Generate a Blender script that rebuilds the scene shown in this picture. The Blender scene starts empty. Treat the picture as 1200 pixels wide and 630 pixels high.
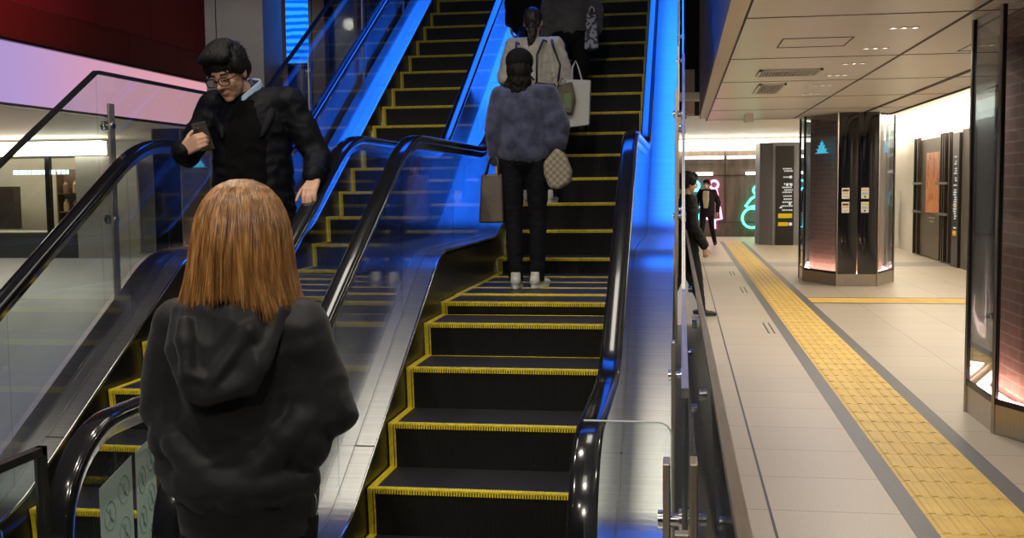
import bpy, bmesh, math, random
import numpy as np
from mathutils import Vector, Matrix, noise
random.seed(7); rng = np.random.default_rng(7)
SC = bpy.context.scene; COL = SC.collection
PI = math.pi
# ------------------------------------------------------------------ camera
def cam_axes(yaw, pitch, roll):
    cy, sy, cp, sp = math.cos(yaw), math.sin(yaw), math.cos(pitch), math.sin(pitch)
    fw = Vector((-sy*cp, cy*cp, -sp)); r = Vector((cy, sy, 0)); u = r.cross(fw)
    cr, sr = math.cos(roll), math.sin(roll)
    return r*cr+u*sr, -r*sr+u*cr, fw
r_, u_, f_ = cam_axes(.1562, .0755, -.0102)
cd = bpy.data.cameras.new('camera'); cam = bpy.data.objects.new('camera', cd); COL.objects.link(cam)
cam.matrix_world = Matrix(((r_.x, u_.x, -f_.x, 0), (r_.y, u_.y, -f_.y, 0), (r_.z, u_.z, -f_.z, 1.61), (0, 0, 0, 1)))
cd.sensor_width = 36; cd.lens = 36*1267.4/1200; cd.clip_start = .05; cd.clip_end = 200
SC.camera = cam
SC.view_settings.view_transform = 'Standard'; SC.view_settings.look = 'None'
SC.view_settings.gamma = 1; SC.view_settings.use_curve_mapping = False
SC.view_settings.exposure = 0.0
SC.cycles.transparent_max_bounces = 32; SC.cycles.max_bounces = 10; SC.cycles.glossy_bounces = 6
SC.cycles.use_denoising = True
SC.cycles.sample_clamp_indirect = 6.0; SC.cycles.caustics_reflective = False; SC.cycles.caustics_refractive = False
# ------------------------------------------------------------------ materials
def lin(c):
    if isinstance(c, str):
        c = [int(c[i:i+2], 16)/255 for i in (0, 2, 4)]
        c = [x/12.92 if x <= .04045 else ((x+.055)/1.055)**2.4 for x in c]
    return (*c[:3], 1)
class NT:
    def __init__(s, name):
        s.m = bpy.data.materials.new(name); s.m.use_nodes = True; s.t = s.m.node_tree; s.n = s.t.nodes; s.l = s.t.links
        s.b = s.n['Principled BSDF']; s.out = s.n['Material Output']
    def new(s, t, **k):
        n = s.n.new(t)
        for a, v in k.items():
            if hasattr(n, a): setattr(n, a, v)
            else: n.inputs[a].default_value = v
        return n
    def link(s, a, b): s.l.new(a, b)
    def coord(s, scale=(1, 1, 1), kind='Object', loc=(0, 0, 0)):
        tc = s.new('ShaderNodeTexCoord'); mp = s.new('ShaderNodeMapping')
        mp.inputs['Scale'].default_value = scale; mp.inputs['Location'].default_value = loc
        s.link(tc.outputs[kind], mp.inputs['Vector']); return mp.outputs['Vector']
    def noise(s, scale, vec, detail=3.):
        n = s.new('ShaderNodeTexNoise'); n.inputs['Scale'].default_value = scale; n.inputs['Detail'].default_value = detail
        s.link(vec, n.inputs['Vector']); return n.outputs['Fac']
    def ramp(s, fac, stops):
        n = s.new('ShaderNodeValToRGB'); e = n.color_ramp.elements
        while len(e) < len(stops): e.new(.5)
        for el, (p, c) in zip(e, stops): el.position = p; el.color = lin(c)
        s.link(fac, n.inputs['Fac']); return n.outputs['Color']
    def bump(s, h, st, dist=.01):
        n = s.new('ShaderNodeBump'); n.inputs['Strength'].default_value = st; n.inputs['Distance'].default_value = dist
        s.link(h, n.inputs['Height']); s.link(n.outputs['Normal'], s.b.inputs['Normal'])
def mk(name, c, rough=.5, metal=0., var=.0, vs=8., stretch=(1, 1, 1), bump=0., bs=40., bst=None, coat=0., spec=.5, sheen=0., bd=.01, em=None, es=0.):
    M = NT(name); c = lin(c); b = M.b
    b.inputs['Base Color'].default_value = c; b.inputs['Roughness'].default_value = rough; b.inputs['Metallic'].default_value = metal
    b.inputs['Coat Weight'].default_value = coat; b.inputs['Coat Roughness'].default_value = .05
    b.inputs['Specular IOR Level'].default_value = spec; b.inputs['Sheen Weight'].default_value = sheen
    if em is not None:
        b.inputs['Emission Color'].default_value = lin(em); b.inputs['Emission Strength'].default_value = es
    v = M.coord(stretch)
    if var:
        f = M.noise(vs, v)
        lo = tuple(max(0, x*(1-var)) for x in c[:3]); hi = tuple(min(1, x*(1+var)) for x in c[:3])
        M.link(M.ramp(f, [(.3, lo), (.7, hi)]), b.inputs['Base Color'])
    if bump: M.bump(M.noise(bs, v), bump, bd)
    return M.m
def glassmat(name, tint=(.9, .95, .94), ior=1.5, rough=0., body=None, bodyfac=0.):
    M = NT(name); M.n.remove(M.b)
    tr = M.new('ShaderNodeBsdfTransparent'); tr.inputs['Color'].default_value = lin(tint)
    gl = M.new('ShaderNodeBsdfGlossy'); gl.inputs['Roughness'].default_value = rough
    fr = M.new('ShaderNodeFresnel'); gm = M.new('ShaderNodeNewGeometry'); mr = M.new('ShaderNodeMapRange')
    mr.inputs['To Min'].default_value = ior; mr.inputs['To Max'].default_value = 1/ior
    M.link(gm.outputs['Backfacing'], mr.inputs['Value']); M.link(mr.outputs[0], fr.inputs['IOR'])
    mx = M.new('ShaderNodeMixShader'); M.link(fr.outputs[0], mx.inputs[0]); M.link(gl.outputs[0], mx.inputs[2])
    src = tr.outputs[0]
    if body is not None:
        d = M.new('ShaderNodeBsdfDiffuse'); d.inputs['Color'].default_value = lin(body)
        m2 = M.new('ShaderNodeMixShader'); m2.inputs[0].default_value = bodyfac
        M.link(src, m2.inputs[1]); M.link(d.outputs[0], m2.inputs[2]); src = m2.outputs[0]
    M.link(src, mx.inputs[1]); M.link(mx.outputs[0], M.out.inputs['Surface'])
    return M.m
def emis(name, c, s):
    M = NT(name); M.n.remove(M.b); e = M.new('ShaderNodeEmission'); e.inputs['Color'].default_value = lin(c); e.inputs['Strength'].default_value = s
    M.link(e.outputs[0], M.out.inputs['Surface']); return M.m
def brushed(name, c, rough, axis=(1, 60, 60), bump=.03):
    return mk(name, c, rough, 1., var=.12, vs=3., stretch=axis, bump=bump, bs=30.)
m_steel = brushed('brushed_steel', (.62, .60, .56), .29)
m_steel2 = brushed('satin_steel', (.42, .41, .39), .34, (60, 3, 60))
m_chrome = mk('polished_trim', (.75, .75, .76), .12, 1.)
m_rubber = mk('handrail_rubber', (.008, .008, .009), .14, coat=.5)
m_black = mk('black_step_metal', (.012, .012, .013), .45, .3, bump=.1)
m_skirt = mk('skirt_black', (.010, .010, .011), .3, .0, spec=.5)
m_yellow = mk('safety_yellow', (.72, .56, .02), .55, var=.25, vs=60)
m_glass = glassmat('balustrade_glass', (.90, .93, .95))
m_gglass = glassmat('guard_glass', (.90, .95, .94))
m_acryl = glassmat('acrylic', (.93, .96, .96))
m_edge = mk('glass_polished_edge', (.62, .68, .64), .15, .0, coat=.6)
m_cap = brushed('guard_cap_metal', (.78, .76, .70), .3, (60, 2, 60))
m_dkcap = mk('dark_cap_metal', (.06, .055, .05), .35, .8)
m_bronze = brushed('post_bronze', (.55, .48, .38), .42, (60, 60, 2))
# grooved step tread
def groovemat():
    M = NT('grooved_tread'); b = M.b; b.inputs['Roughness'].default_value = .42; b.inputs['Metallic'].default_value = .6
    v = M.coord((1, 1, 1)); w = M.new('ShaderNodeTexWave'); w.wave_type = 'BANDS'; w.bands_direction = 'X'; w.inputs['Scale'].default_value = 34.
    M.link(v, w.inputs['Vector'])
    M.link(M.ramp(w.outputs['Fac'], [(.25, (.006, .006, .007)), (.75, (.10, .10, .105))]), b.inputs['Base Color'])
    M.bump(w.outputs['Fac'], .5, .004); return M.m
m_tread = groovemat()
def risermat():
    M = NT('ribbed_riser'); b = M.b; b.inputs['Roughness'].default_value = .4; b.inputs['Metallic'].default_value = .2
    v = M.coord((1, 1, 1)); w = M.new('ShaderNodeTexWave'); w.wave_type = 'BANDS'; w.bands_direction = 'X'; w.inputs['Scale'].default_value = 34.
    M.link(v, w.inputs['Vector'])
    M.link(M.ramp(w.outputs['Fac'], [(.2, (.004, .004, .005)), (.8, (.02, .02, .021))]), b.inputs['Base Color'])
    M.bump(w.outputs['Fac'], .5, .004); return M.m
m_riser = risermat()
# ------------------------------------------------------------------ mesh helpers
class MB:
    def __init__(s): s.v = []; s.f = []; s.mi = []; s.cur = 0
    def add(s, vs, fs, M=None):
        o = len(s.v)
        for p in vs:
            p = Vector(p)
            s.v.append(tuple(M @ p) if M is not None else tuple(p))
        for f in fs: s.f.append([i+o for i in f]); s.mi.append(s.cur)
        return s
    def box(s, x0, x1, y0, y1, z0, z1, M=None):
        v = [(x0, y0, z0), (x1, y0, z0), (x1, y1, z0), (x0, y1, z0), (x0, y0, z1), (x1, y0, z1), (x1, y1, z1), (x0, y1, z1)]
        return s.add(v, [(0, 3, 2, 1), (4, 5, 6, 7), (0, 1, 5, 4), (1, 2, 6, 5), (2, 3, 7, 6), (3, 0, 4, 7)], M)
    def prism(s, poly, a0, a1, axis='X', M=None):
        n = len(poly)
        def P(p, a): return {'X': (a, p[0], p[1]), 'Y': (p[0], a, p[1]), 'Z': (p[0], p[1], a)}[axis]
        v = [P(p, a0) for p in poly]+[P(p, a1) for p in poly]
        return s.add(v, [list(range(n))[::-1], list(range(n, 2*n))]+[(i, (i+1) % n, n+(i+1) % n, n+i) for i in range(n)], M)
    def strip(s, A, B, x0, x1):
        """solid between two YZ curves A (lower) and B (upper), from x0 to x1"""
        n = len(A); v = []
        for x in (x0, x1): v += [(x, *p) for p in A]+[(x, *p) for p in B]
        f = []
        for i in range(n-1):
            f += [(i, i+1, n+i+1, n+i), (2*n+i+1, 2*n+i, 3*n+i, 3*n+i+1), (i+1, i, 2*n+i, 2*n+i+1), (n+i, n+i+1, 3*n+i+1, 3*n+i)]
        f += [(0, n, 3*n, 2*n), (2*n-1, n-1, 3*n-1, 4*n-1)]
        return s.add(v, f)
    def sweep(s, path, prof, closed=True, cap=True, up=None):
        """path: list of Vector; prof: list of (a,b) in (side, normal) axes; the path lies in a YZ plane unless up is given"""
        n = len(prof); m = len(path); o = len(s.v)
        for i, p in enumerate(path):
            t = (path[min(i+1, m-1)]-path[max(i-1, 0)]).normalized()
            side = Vector((1, 0, 0)) if up is None else t.cross(up).normalized()
            nr = side.cross(t).normalized()
            s.v += [tuple(p+side*a+nr*b) for a, b in prof]
        for i in range(m-1):
            for j in range(n):
                k = (j+1) % n
                s.f.append([o+i*n+j, o+i*n+k, o+(i+1)*n+k, o+(i+1)*n+j]); s.mi.append(s.cur)
        if cap:
            s.f.append([o+j for j in range(n)][::-1]); s.f.append([o+(m-1)*n+j for j in range(n)]); s.mi += [s.cur]*2
        return s
    def tube(s, pts, r, n=8, closed=False, cap=True):
        pts = [Vector(p) for p in pts]; m = len(pts); o = len(s.v)
        rs = r if hasattr(r, '__len__') else [r]*m
        ref = None
        for i, p in enumerate(pts):
            if closed: t = (pts[(i+1) % m]-pts[i-1]).normalized()
            else: t = (pts[min(i+1, m-1)]-pts[max(i-1, 0)]).normalized()
            if ref is None: ref = t.orthogonal().normalized()
            ref = (ref-t*ref.dot(t))
            ref = ref.normalized() if ref.length > 1e-6 else t.orthogonal().normalized()
            b = t.cross(ref)
            s.v += [tuple(p+(ref*math.cos(2*PI*k/n)+b*math.sin(2*PI*k/n))*rs[i]) for k in range(n)]
        for i in range(m if closed else m-1):
            i2 = (i+1) % m
            for k in range(n):
                s.f.append([o+i*n+k, o+i*n+(k+1) % n, o+i2*n+(k+1) % n, o+i2*n+k]); s.mi.append(s.cur)
        if cap and not closed:
            s.f.append([o+k for k in range(n)][::-1]); s.f.append([o+(m-1)*n+k for k in range(n)]); s.mi += [s.cur]*2
        return s
    def cyl(s, p0, p1, r, n=16): return s.tube([p0, p1], r, n)
    def cap(s, p0, p1, r0, r1, n=14):
        p0, p1 = Vector(p0), Vector(p1); d = p1-p0; L = max(d.length, 1e-5); t = d/L
        pts = []; rs = []
        for k in range(1, 5): a = PI/2*(1-k/4+.0); pts.append(p0-t*r0*math.sin(a)); rs.append(max(r0*math.cos(a), r0*.05))
        pts[-1] = p0
        for k in range(0, 5): a = PI/2*k/4; pts.append(p1+t*r1*math.sin(a)); rs.append(max(r1*math.cos(a), r1*.05))
        return s.tube(pts, rs, n)
    def ell(s, c, r, R=None, nu=20, nv=12):
        c = Vector(c); M = Matrix.Translation(c) @ ((R.to_4x4() if R is not None else Matrix.Identity(4))) @ Matrix.Diagonal((*r, 1))
        v = [(0, 0, -1)]; f = []
        for i in range(1, nv):
            a = -PI/2+PI*i/nv
            v += [(math.cos(a)*math.cos(2*PI*k/nu), math.cos(a)*math.sin(2*PI*k/nu), math.sin(a)) for k in range(nu)]
        v.append((0, 0, 1)); top = len(v)-1
        for k in range(nu):
            f.append((0, 1+(k+1) % nu, 1+k)); f.append((top, top-nu+k, top-nu+(k+1) % nu))
            for i in range(nv-2): a = 1+i*nu; f.append((a+k, a+(k+1) % nu, a+nu+(k+1) % nu, a+nu+k))
        return s.add(v, f, M)
    def mesh(s, name, mats, smooth=False):
        me = bpy.data.meshes.new(name); me.from_pydata(s.v, [], s.f); me.update()
        for m in (mats if isinstance(mats, (list, tuple)) else [mats]): me.materials.append(m)
        me.polygons.foreach_set('material_index', s.mi)
        bm = bmesh.new(); bm.from_mesh(me); bmesh.ops.recalc_face_normals(bm, faces=bm.faces); bm.to_mesh(me); bm.free()
        if smooth: me.polygons.foreach_set('use_smooth', [True]*len(me.polygons))
        return me
    def build(s, name, mats, parent=None, smooth=False, bevel=0., loc=None, auto=None):
        o = bpy.data.objects.new(name, s.mesh(name, mats, smooth)); COL.objects.link(o)
        if parent is not None: o.parent = parent
        if loc is not None: o.location = loc
        if bevel:
            b = o.modifiers.new('bevel', 'BEVEL'); b.width = bevel; b.segments = 2; b.limit_method = 'ANGLE'; b.angle_limit = .6
        if auto: auto_smooth(o.data, auto)
        return o
def auto_smooth(me, ang):
    me.polygons.foreach_set('use_smooth', [True]*len(me.polygons))
    bm = bmesh.new(); bm.from_mesh(me)
    for e in bm.edges:
        if len(e.link_faces) == 2 and e.calc_face_angle(0) > ang: e.smooth = False
    bm.to_mesh(me); bm.free()
def linko(name, me, parent=None, loc=None):
    o = bpy.data.objects.new(name, me); COL.objects.link(o)
    if parent is not None: o.parent = parent
    if loc is not None: o.location = loc
    return o
def tag(o, label=None, cat=None, group=None, kind=None):
    if label: o['label'] = label
    if cat: o['category'] = cat
    if group: o['group'] = group
    if kind: o['kind'] = kind
    return o
def thing(name, label, cat, loc=(0, 0, 0), rz=0., group=None):
    o = bpy.data.objects.new(name, None); COL.objects.link(o); o.location = loc; o.rotation_euler = (0, 0, rz); o.empty_display_size = .1
    return tag(o, label, cat, group)
def struct(o): o['kind'] = 'structure'; return o
def V(*a): return Vector(a)
# ------------------------------------------------------------------ people
def skinmat(name, c):
    M = mk(name, c, .48, 0., var=.08, vs=30); b = M.node_tree.nodes['Principled BSDF']; b.inputs['Subsurface Weight'].default_value = .12; b.inputs['Subsurface Scale'].default_value = .01
    return M
m_skin = skinmat('skin', (.52, .30, .205)); m_skinw = skinmat('skin_light', (.58, .36, .27))
m_lip = mk('lip', (.40, .19, .14), .5); m_brow = mk('brow_hair', (.012, .010, .009), .6)
def cloth(name, c, rough=.85, sheen=.0, var=.15, bs=120., bump=.25): return mk(name, c, rough, 0., var=var, vs=14., bump=bump, bs=bs, sheen=sheen, bd=.002, spec=.15)
def bake(mb, voxel, smooth):
    me = mb.mesh('tmp', m_skin); o = bpy.data.objects.new('tmp', me); COL.objects.link(o)
    r = o.modifiers.new('r', 'REMESH'); r.mode = 'VOXEL'; r.voxel_size = voxel
    if smooth: s = o.modifiers.new('s', 'SMOOTH'); s.factor = .5; s.iterations = smooth
    dg = bpy.context.evaluated_depsgraph_get(); out = bpy.data.meshes.new_from_object(o.evaluated_get(dg))
    bpy.data.objects.remove(o); bpy.data.meshes.remove(me); return out
def fold(me, layers):
    """push the cloth in and out along its normals: layers of (amplitude, (fx,fy,fz), seed, ridged)"""
    n = len(me.vertices); co = np.empty(n*3, 'f'); me.vertices.foreach_get('co', co); co = co.reshape(-1, 3)
    nr = np.empty(n*3, 'f'); me.vertices.foreach_get('normal', nr); nr = nr.reshape(-1, 3); d = np.zeros(n, 'f')
    for amp, fr, seed, ridged in layers:
        p = co*np.array(fr, 'f')+seed*7.31
        v = np.array([noise.noise(q) for q in p.tolist()], 'f')
        if ridged: v = 1-2*np.abs(v)*1.6
        d += amp*v
    co += nr*d[:, None]; me.vertices.foreach_set('co', co.ravel()); me.update()
def cutm(me, planes):
    bm = bmesh.new(); bm.from_mesh(me)
    for p, nn in planes:
        bmesh.ops.bisect_plane(bm, geom=bm.verts[:]+bm.edges[:]+bm.faces[:], plane_co=p, plane_no=nn, clear_outer=True)
    bm.to_mesh(me); bm.free(); me.update()
def organic(name, mb, voxel, mats, parent, smooth=3, folds=None, cuts=None, paint=None, label=None):
    me = bake(mb, voxel, smooth); me.name = name
    if folds: fold(me, folds)
    if cuts: cutm(me, cuts)
    me.materials.clear()
    for m in (mats if isinstance(mats, (list, tuple)) else [mats]): me.materials.append(m)
    if paint:
        mi = [paint(p.center) for p in me.polygons]; me.polygons.foreach_set('material_index', mi)
    else: me.polygons.foreach_set('material_index', [0]*len(me.polygons))
    me.polygons.foreach_set('use_smooth', [True]*len(me.polygons)); me.update()
    o = linko(name, me, parent)
    if label: o['label'] = label
    return o
def rotm(rx=0, ry=0, rz=0): return Matrix.Rotation(rz, 4, 'Z') @ Matrix.Rotation(ry, 4, 'Y') @ Matrix.Rotation(rx, 4, 'X')
DEF = dict(pelvis=(0, 0, .93), waist=(0, 0, 1.08), chest=(0, 0, 1.27), neck=(0, -.012, 1.43), head=(0, .02, 1.585),
           shR=(.17, -.01, 1.385), shL=(-.17, -.01, 1.385), elR=(.22, -.02, 1.11), elL=(-.22, -.02, 1.11), wrR=(.235, .05, .87), wrL=(-.235, .05, .87),
           hipR=(.088, 0, .90), hipL=(-.088, 0, .90), knR=(.095, .015, .49), knL=(-.095, .015, .49), anR=(.10, -.02, .085), anL=(-.10, -.02, .085), toR=(.115, .12, .03), toL=(-.115, .12, .03))
def joints(S, **ov):
    J = {k: Vector(v)*S for k, v in DEF.items()}
    for k, v in ov.items(): J[k] = Vector(v)
    return J
def head_prims(mb, H, S):
    """H: matrix of the head (origin at its centre, face towards +y)"""
    T = lambda p: H @ (Vector(p)*S)
    R = H.to_3x3()
    def E(c, r): mb.ell(T(c), [x*S for x in r], R)
    E((0, -.014, .028), (.076, .094, .088)); E((0, .020, -.032), (.064, .066, .082)); E((0, .030, -.072), (.050, .050, .042)); E((0, .060, -.098), (.026, .022, .019))
    for s in (-1, 1):
        E((s*.038, .050, -.032), (.022, .024, .024)); E((s*.031, .070, -.002), (.016, .013, .010)); E((s*.076, -.006, -.010), (.010, .019, .031)); E((s*.011, .095, -.034), (.009, .010, .008))
        E((s*.024, .074, .016), (.026, .014, .009))
    mb.cap(T((0, .080, .006)), T((0, .103, -.028)), .009*S, .0125*S, 10)
    E((0, .081, -.0625), (.019, .010, .005)); E((0, .079, -.071), (.016, .010, .006))
def head_paint(H, S):
    Hi = H.inverted()
    def f(c):
        p = (Hi @ c)/S; x, y, z = abs(p.x), p.y, p.z
        if y > .055 and abs(z) < .2:
            if x < .019 and -.077 < z < -.058 and y > .074: return 1
            if .012 < x < .050 and .017 < z < .026-.12*max(0, x-.035): return 2
            if .018 < x < .044 and -.006 < z < -.0015: return 2
        return 0
    return f
def hand_prims(mb, wr, f, n, th, curl, S=1., fist=False, spread=.0):
    """f: fingers' direction, n: the side the palm faces, th: the side of the thumb"""
    f = Vector(f).normalized(); n = Vector(n); n = (n-f*n.dot(f)).normalized(); th = Vector(th); th = (th-f*th.dot(f)-n*th.dot(n)).normalized()
    wr = Vector(wr)
    lens = (.068, .076, .071, .056); ks = []
    for i in range(4):
        o = (.027-.018*i); k = wr+(f*(.088-.004*abs(i-1))+th*o)*S; ks.append(k)
        mb.cap(wr+(th*o*.7+f*.012)*S, k, .0135*S, .0115*S, 10)
    for i in range(4):
        a = .12; p = ks[i]; ff = (f+th*(spread*(1.5-i)*.12)).normalized()
        for j, fr in enumerate((.46, .30, .24)):
            a += curl*(.9, 1.15, .8)[j]; q = p+(ff*math.cos(a)+n*math.sin(a))*lens[i]*fr*S*1.08
            mb.cap(p, q, (.0095, .0086, .0078)[j]*S, (.0086, .0078, .0066)[j]*S, 9); p = q
    p = wr+(f*.025+th*.026+n*.006)*S; mb.cap(wr+th*.012*S, p, .014*S, .014*S, 9)
    d = (f*.62+th*.62+n*.42).normalized()
    for j, L in enumerate((.040, .032, .026)):
        q = p+d*L*S; mb.cap(p, q, (.0125, .0105, .009)[j]*S, (.0105, .009, .0075)[j]*S, 9); p = q; d = (d+f*.35-th*.18+n*.22*curl).normalized()
def body(J, S, H, hands, parent, mat, voxel=.006, label=None):
    mb = MB(); c = mb.cap
    c(J['pelvis'], J['waist'], .125*S, .108*S, 20); c(J['waist'], J['chest'], .105*S, .105*S, 20); mb.ell(J['chest'], (.140*S, .085*S, .15*S))
    c(J['shL'], J['shR'], .052*S, .052*S); c(J['chest']+V(0, 0, .05*S), J['neck'], .078*S, .053*S); c(J['neck'], H @ V(0, -.02*S, -.05*S), .054*S, .05*S)
    for s in 'LR':
        c(J['sh'+s], J['el'+s], .047*S, .037*S); c(J['el'+s], J['wr'+s], .037*S, .025*S)
        c(J['hip'+s], J['kn'+s], .078*S, .052*S); c(J['kn'+s], J['an'+s], .052*S, .036*S)
        c(J['an'+s]+V(0, -.02*S, -.03*S), J['to'+s], .034*S, .026*S)
    head_prims(mb, H, S)
    for hd in hands: hand_prims(mb, *hd, S=S)
    return organic('body', mb, voxel, [mat, m_lip, m_brow], parent, 2, paint=head_paint(H, S), label=label)
def trousers(J, S, mat, parent, w=1., top=None, bot=.07, folds=.004, name='trousers', extra=.0):
    mb = MB(); c = mb.cap
    mb.ell((J['hipL']+J['hipR'])/2+V(0, -.01, .03), ((.155*w+.01)*S, .118*w*S, .13*S))
    for s in 'LR':
        c(J['hip'+s], J['kn'+s], .094*w*S, .066*w*S, 18); c(J['kn'+s], J['an'+s]+V(0, 0, -.06), .066*w*S, .052*w*S+extra, 18)
    z1 = top or J['pelvis'].z+.08
    zb = min(J['anL'].z, J['anR'].z)-.085*S+bot
    return organic(name, mb, .010, mat, parent, 3, folds=[(folds, (9, 9, 16), 1, False), (folds*.6, (20, 20, 34), 2, True)], cuts=[(V(0, 0, z1), V(0, 0, 1))]+([(V(0, 0, zb), V(0, 0, -1))]))
def shoes(J, S, mat, sole, parent, names='shoe'):
    for s in 'LR':
        a, t = J['an'+s], J['to'+s]; d = (t-a); d.z = 0; d.normalize(); zb = a.z-.085*S; yaw = math.atan2(d.y, d.x)-PI/2
        M = Matrix.Translation(V(a.x, a.y, zb)) @ Matrix.Rotation(yaw, 4, 'Z')
        mb = MB()
        for (y, z, rx, ry, rz) in ((-.035, .05, .036, .045, .045), (.03, .045, .037, .06, .04), (.10, .036, .042, .065, .030), (.14, .032, .038, .045, .024)): mb.ell(M @ (V(0, y, z)*S), (rx*S, ry*S, rz*S), M.to_3x3())
        mb.cap(M @ (V(0, -.03, .05)*S), M @ (V(0, -.025, .10)*S), .038*S, .036*S, 12)
        o = organic('shoe', mb, .006, mat, parent, 3, cuts=[(V(0, 0, zb+.012), V(0, 0, -1)), (V(0, 0, zb+.115*S), V(0, 0, 1))])
        b = MB(); prof = []
        for k in range(24):
            t2 = 2*PI*k/24; x = .044*math.cos(t2)*(1. if math.sin(t2) > 0 else .86); y = .05+.128*math.sin(t2); prof.append(tuple((M @ (V(x, y, 0)*S)).xy))
        b.prism(prof, zb+.001, zb+.024*S, 'Z'); b.build('sole', sole, o, auto=.6)
def jacket_prims(mb, J, S, bulk=0., sleeve=.0, hemz=.75, hemw=.18, depth=.13):
    c = mb.cap; ch = J['chest']
    mb.ell(ch+V(0, 0, -.01), ((.178+bulk)*S, (.118+bulk*.8)*S, .21*S), nu=28, nv=18)
    n = 12; w0 = (.170+bulk)
    for i in range(n+1):
        t = i/n; z = ch.z*(1-t)+hemz*t; w = w0*(1-t)+hemw*t; dd = (.115+bulk*.7)*(1-t)+depth*t
        mb.ell(V(ch.x*(1-t)+J['pelvis'].x*t, ch.y*(1-t)+J['pelvis'].y*t, z), (w*S, dd*S, .13*S), nu=28, nv=14)
    c(J['shL'], J['shR'], (.066+bulk*.6)*S, (.066+bulk*.6)*S, 18); c(J['chest']+V(0, 0, .06*S), J['neck'], (.10+bulk*.4)*S, (.066+bulk*.2)*S, 18)
    for s in 'LR':
        c(J['sh'+s], J['el'+s], (.064+sleeve)*S, (.054+sleeve)*S, 18)
        e, w = J['el'+s], J['wr'+s]; c(e, e.lerp(w, .93), (.054+sleeve)*S, (.040+sleeve)*S, 18)
FOLDS = lambda a: [(a, (7, 7, 10), 1, False), (a*.8, (13, 13, 18), 2, True), (a*.35, (30, 30, 40), 3, False)]
def hair_cap(H, S, parent, mat, prims, voxel=.006, amp=.004, cuts=None):
    mb = MB(); R = H.to_3x3()
    for cc, r in prims: mb.ell(H @ (Vector(cc)*S), [x*S for x in r], R)
    return organic('hair', mb, voxel, mat, parent, 2, folds=[(amp*.7, (70, 70, 22), 3, True), (amp*.9, (30, 30, 10), 4, False)], cuts=cuts)
m_hairblk = mk('black_hair', (.008, .0075, .0075), .6, var=.4, vs=60, stretch=(1, 1, .1), bump=.5, bs=120, spec=.2)
def strands(H, S, parent, n, seed, L=.05, curly=0.):
    rg = np.random.default_rng(seed); s = MB()
    for k in range(n):
        az = rg.uniform(0, 2*PI); el = math.asin(rg.uniform(-.05, 1)); d = V(math.cos(el)*math.cos(az), math.cos(el)*math.sin(az), math.sin(el))
        if d.y > .55 and d.z < .45: continue
        b = V(d.x*.082, -.02+d.y*.098, .045+d.z*.086); t = (V(d.x*.5, .55*d.y+.35, -.1-d.z*.1)+V(*rg.normal(0, .28, 3))).normalized(); l = L*rg.uniform(.6, 1.2)
        pts = [H @ ((b+d*.002)*S), H @ ((b+d*.006+t*l*.4)*S), H @ ((b+d*.004+t*l*.8)*S), H @ ((b-d*.004+t*l)*S)]
        s.tube(pts, [.0016, .0022, .0016, .0004], 4, cap=False)
    return tag(s.build('hair_strands', m_hairblk, parent, True), kind='stuff')
SHORT = [((0, -.022, .040), (.083, .100, .090)), ((0, -.05, -.005), (.078, .070, .075)), ((0, .045, .083), (.066, .052, .036)), ((.03, .06, .070), (.045, .036, .026)), ((-.035, .055, .072), (.042, .036, .028)),
         ((.072, .005, .03), (.018, .042, .045)), ((-.072, .005, .03), (.018, .042, .045))]
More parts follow.
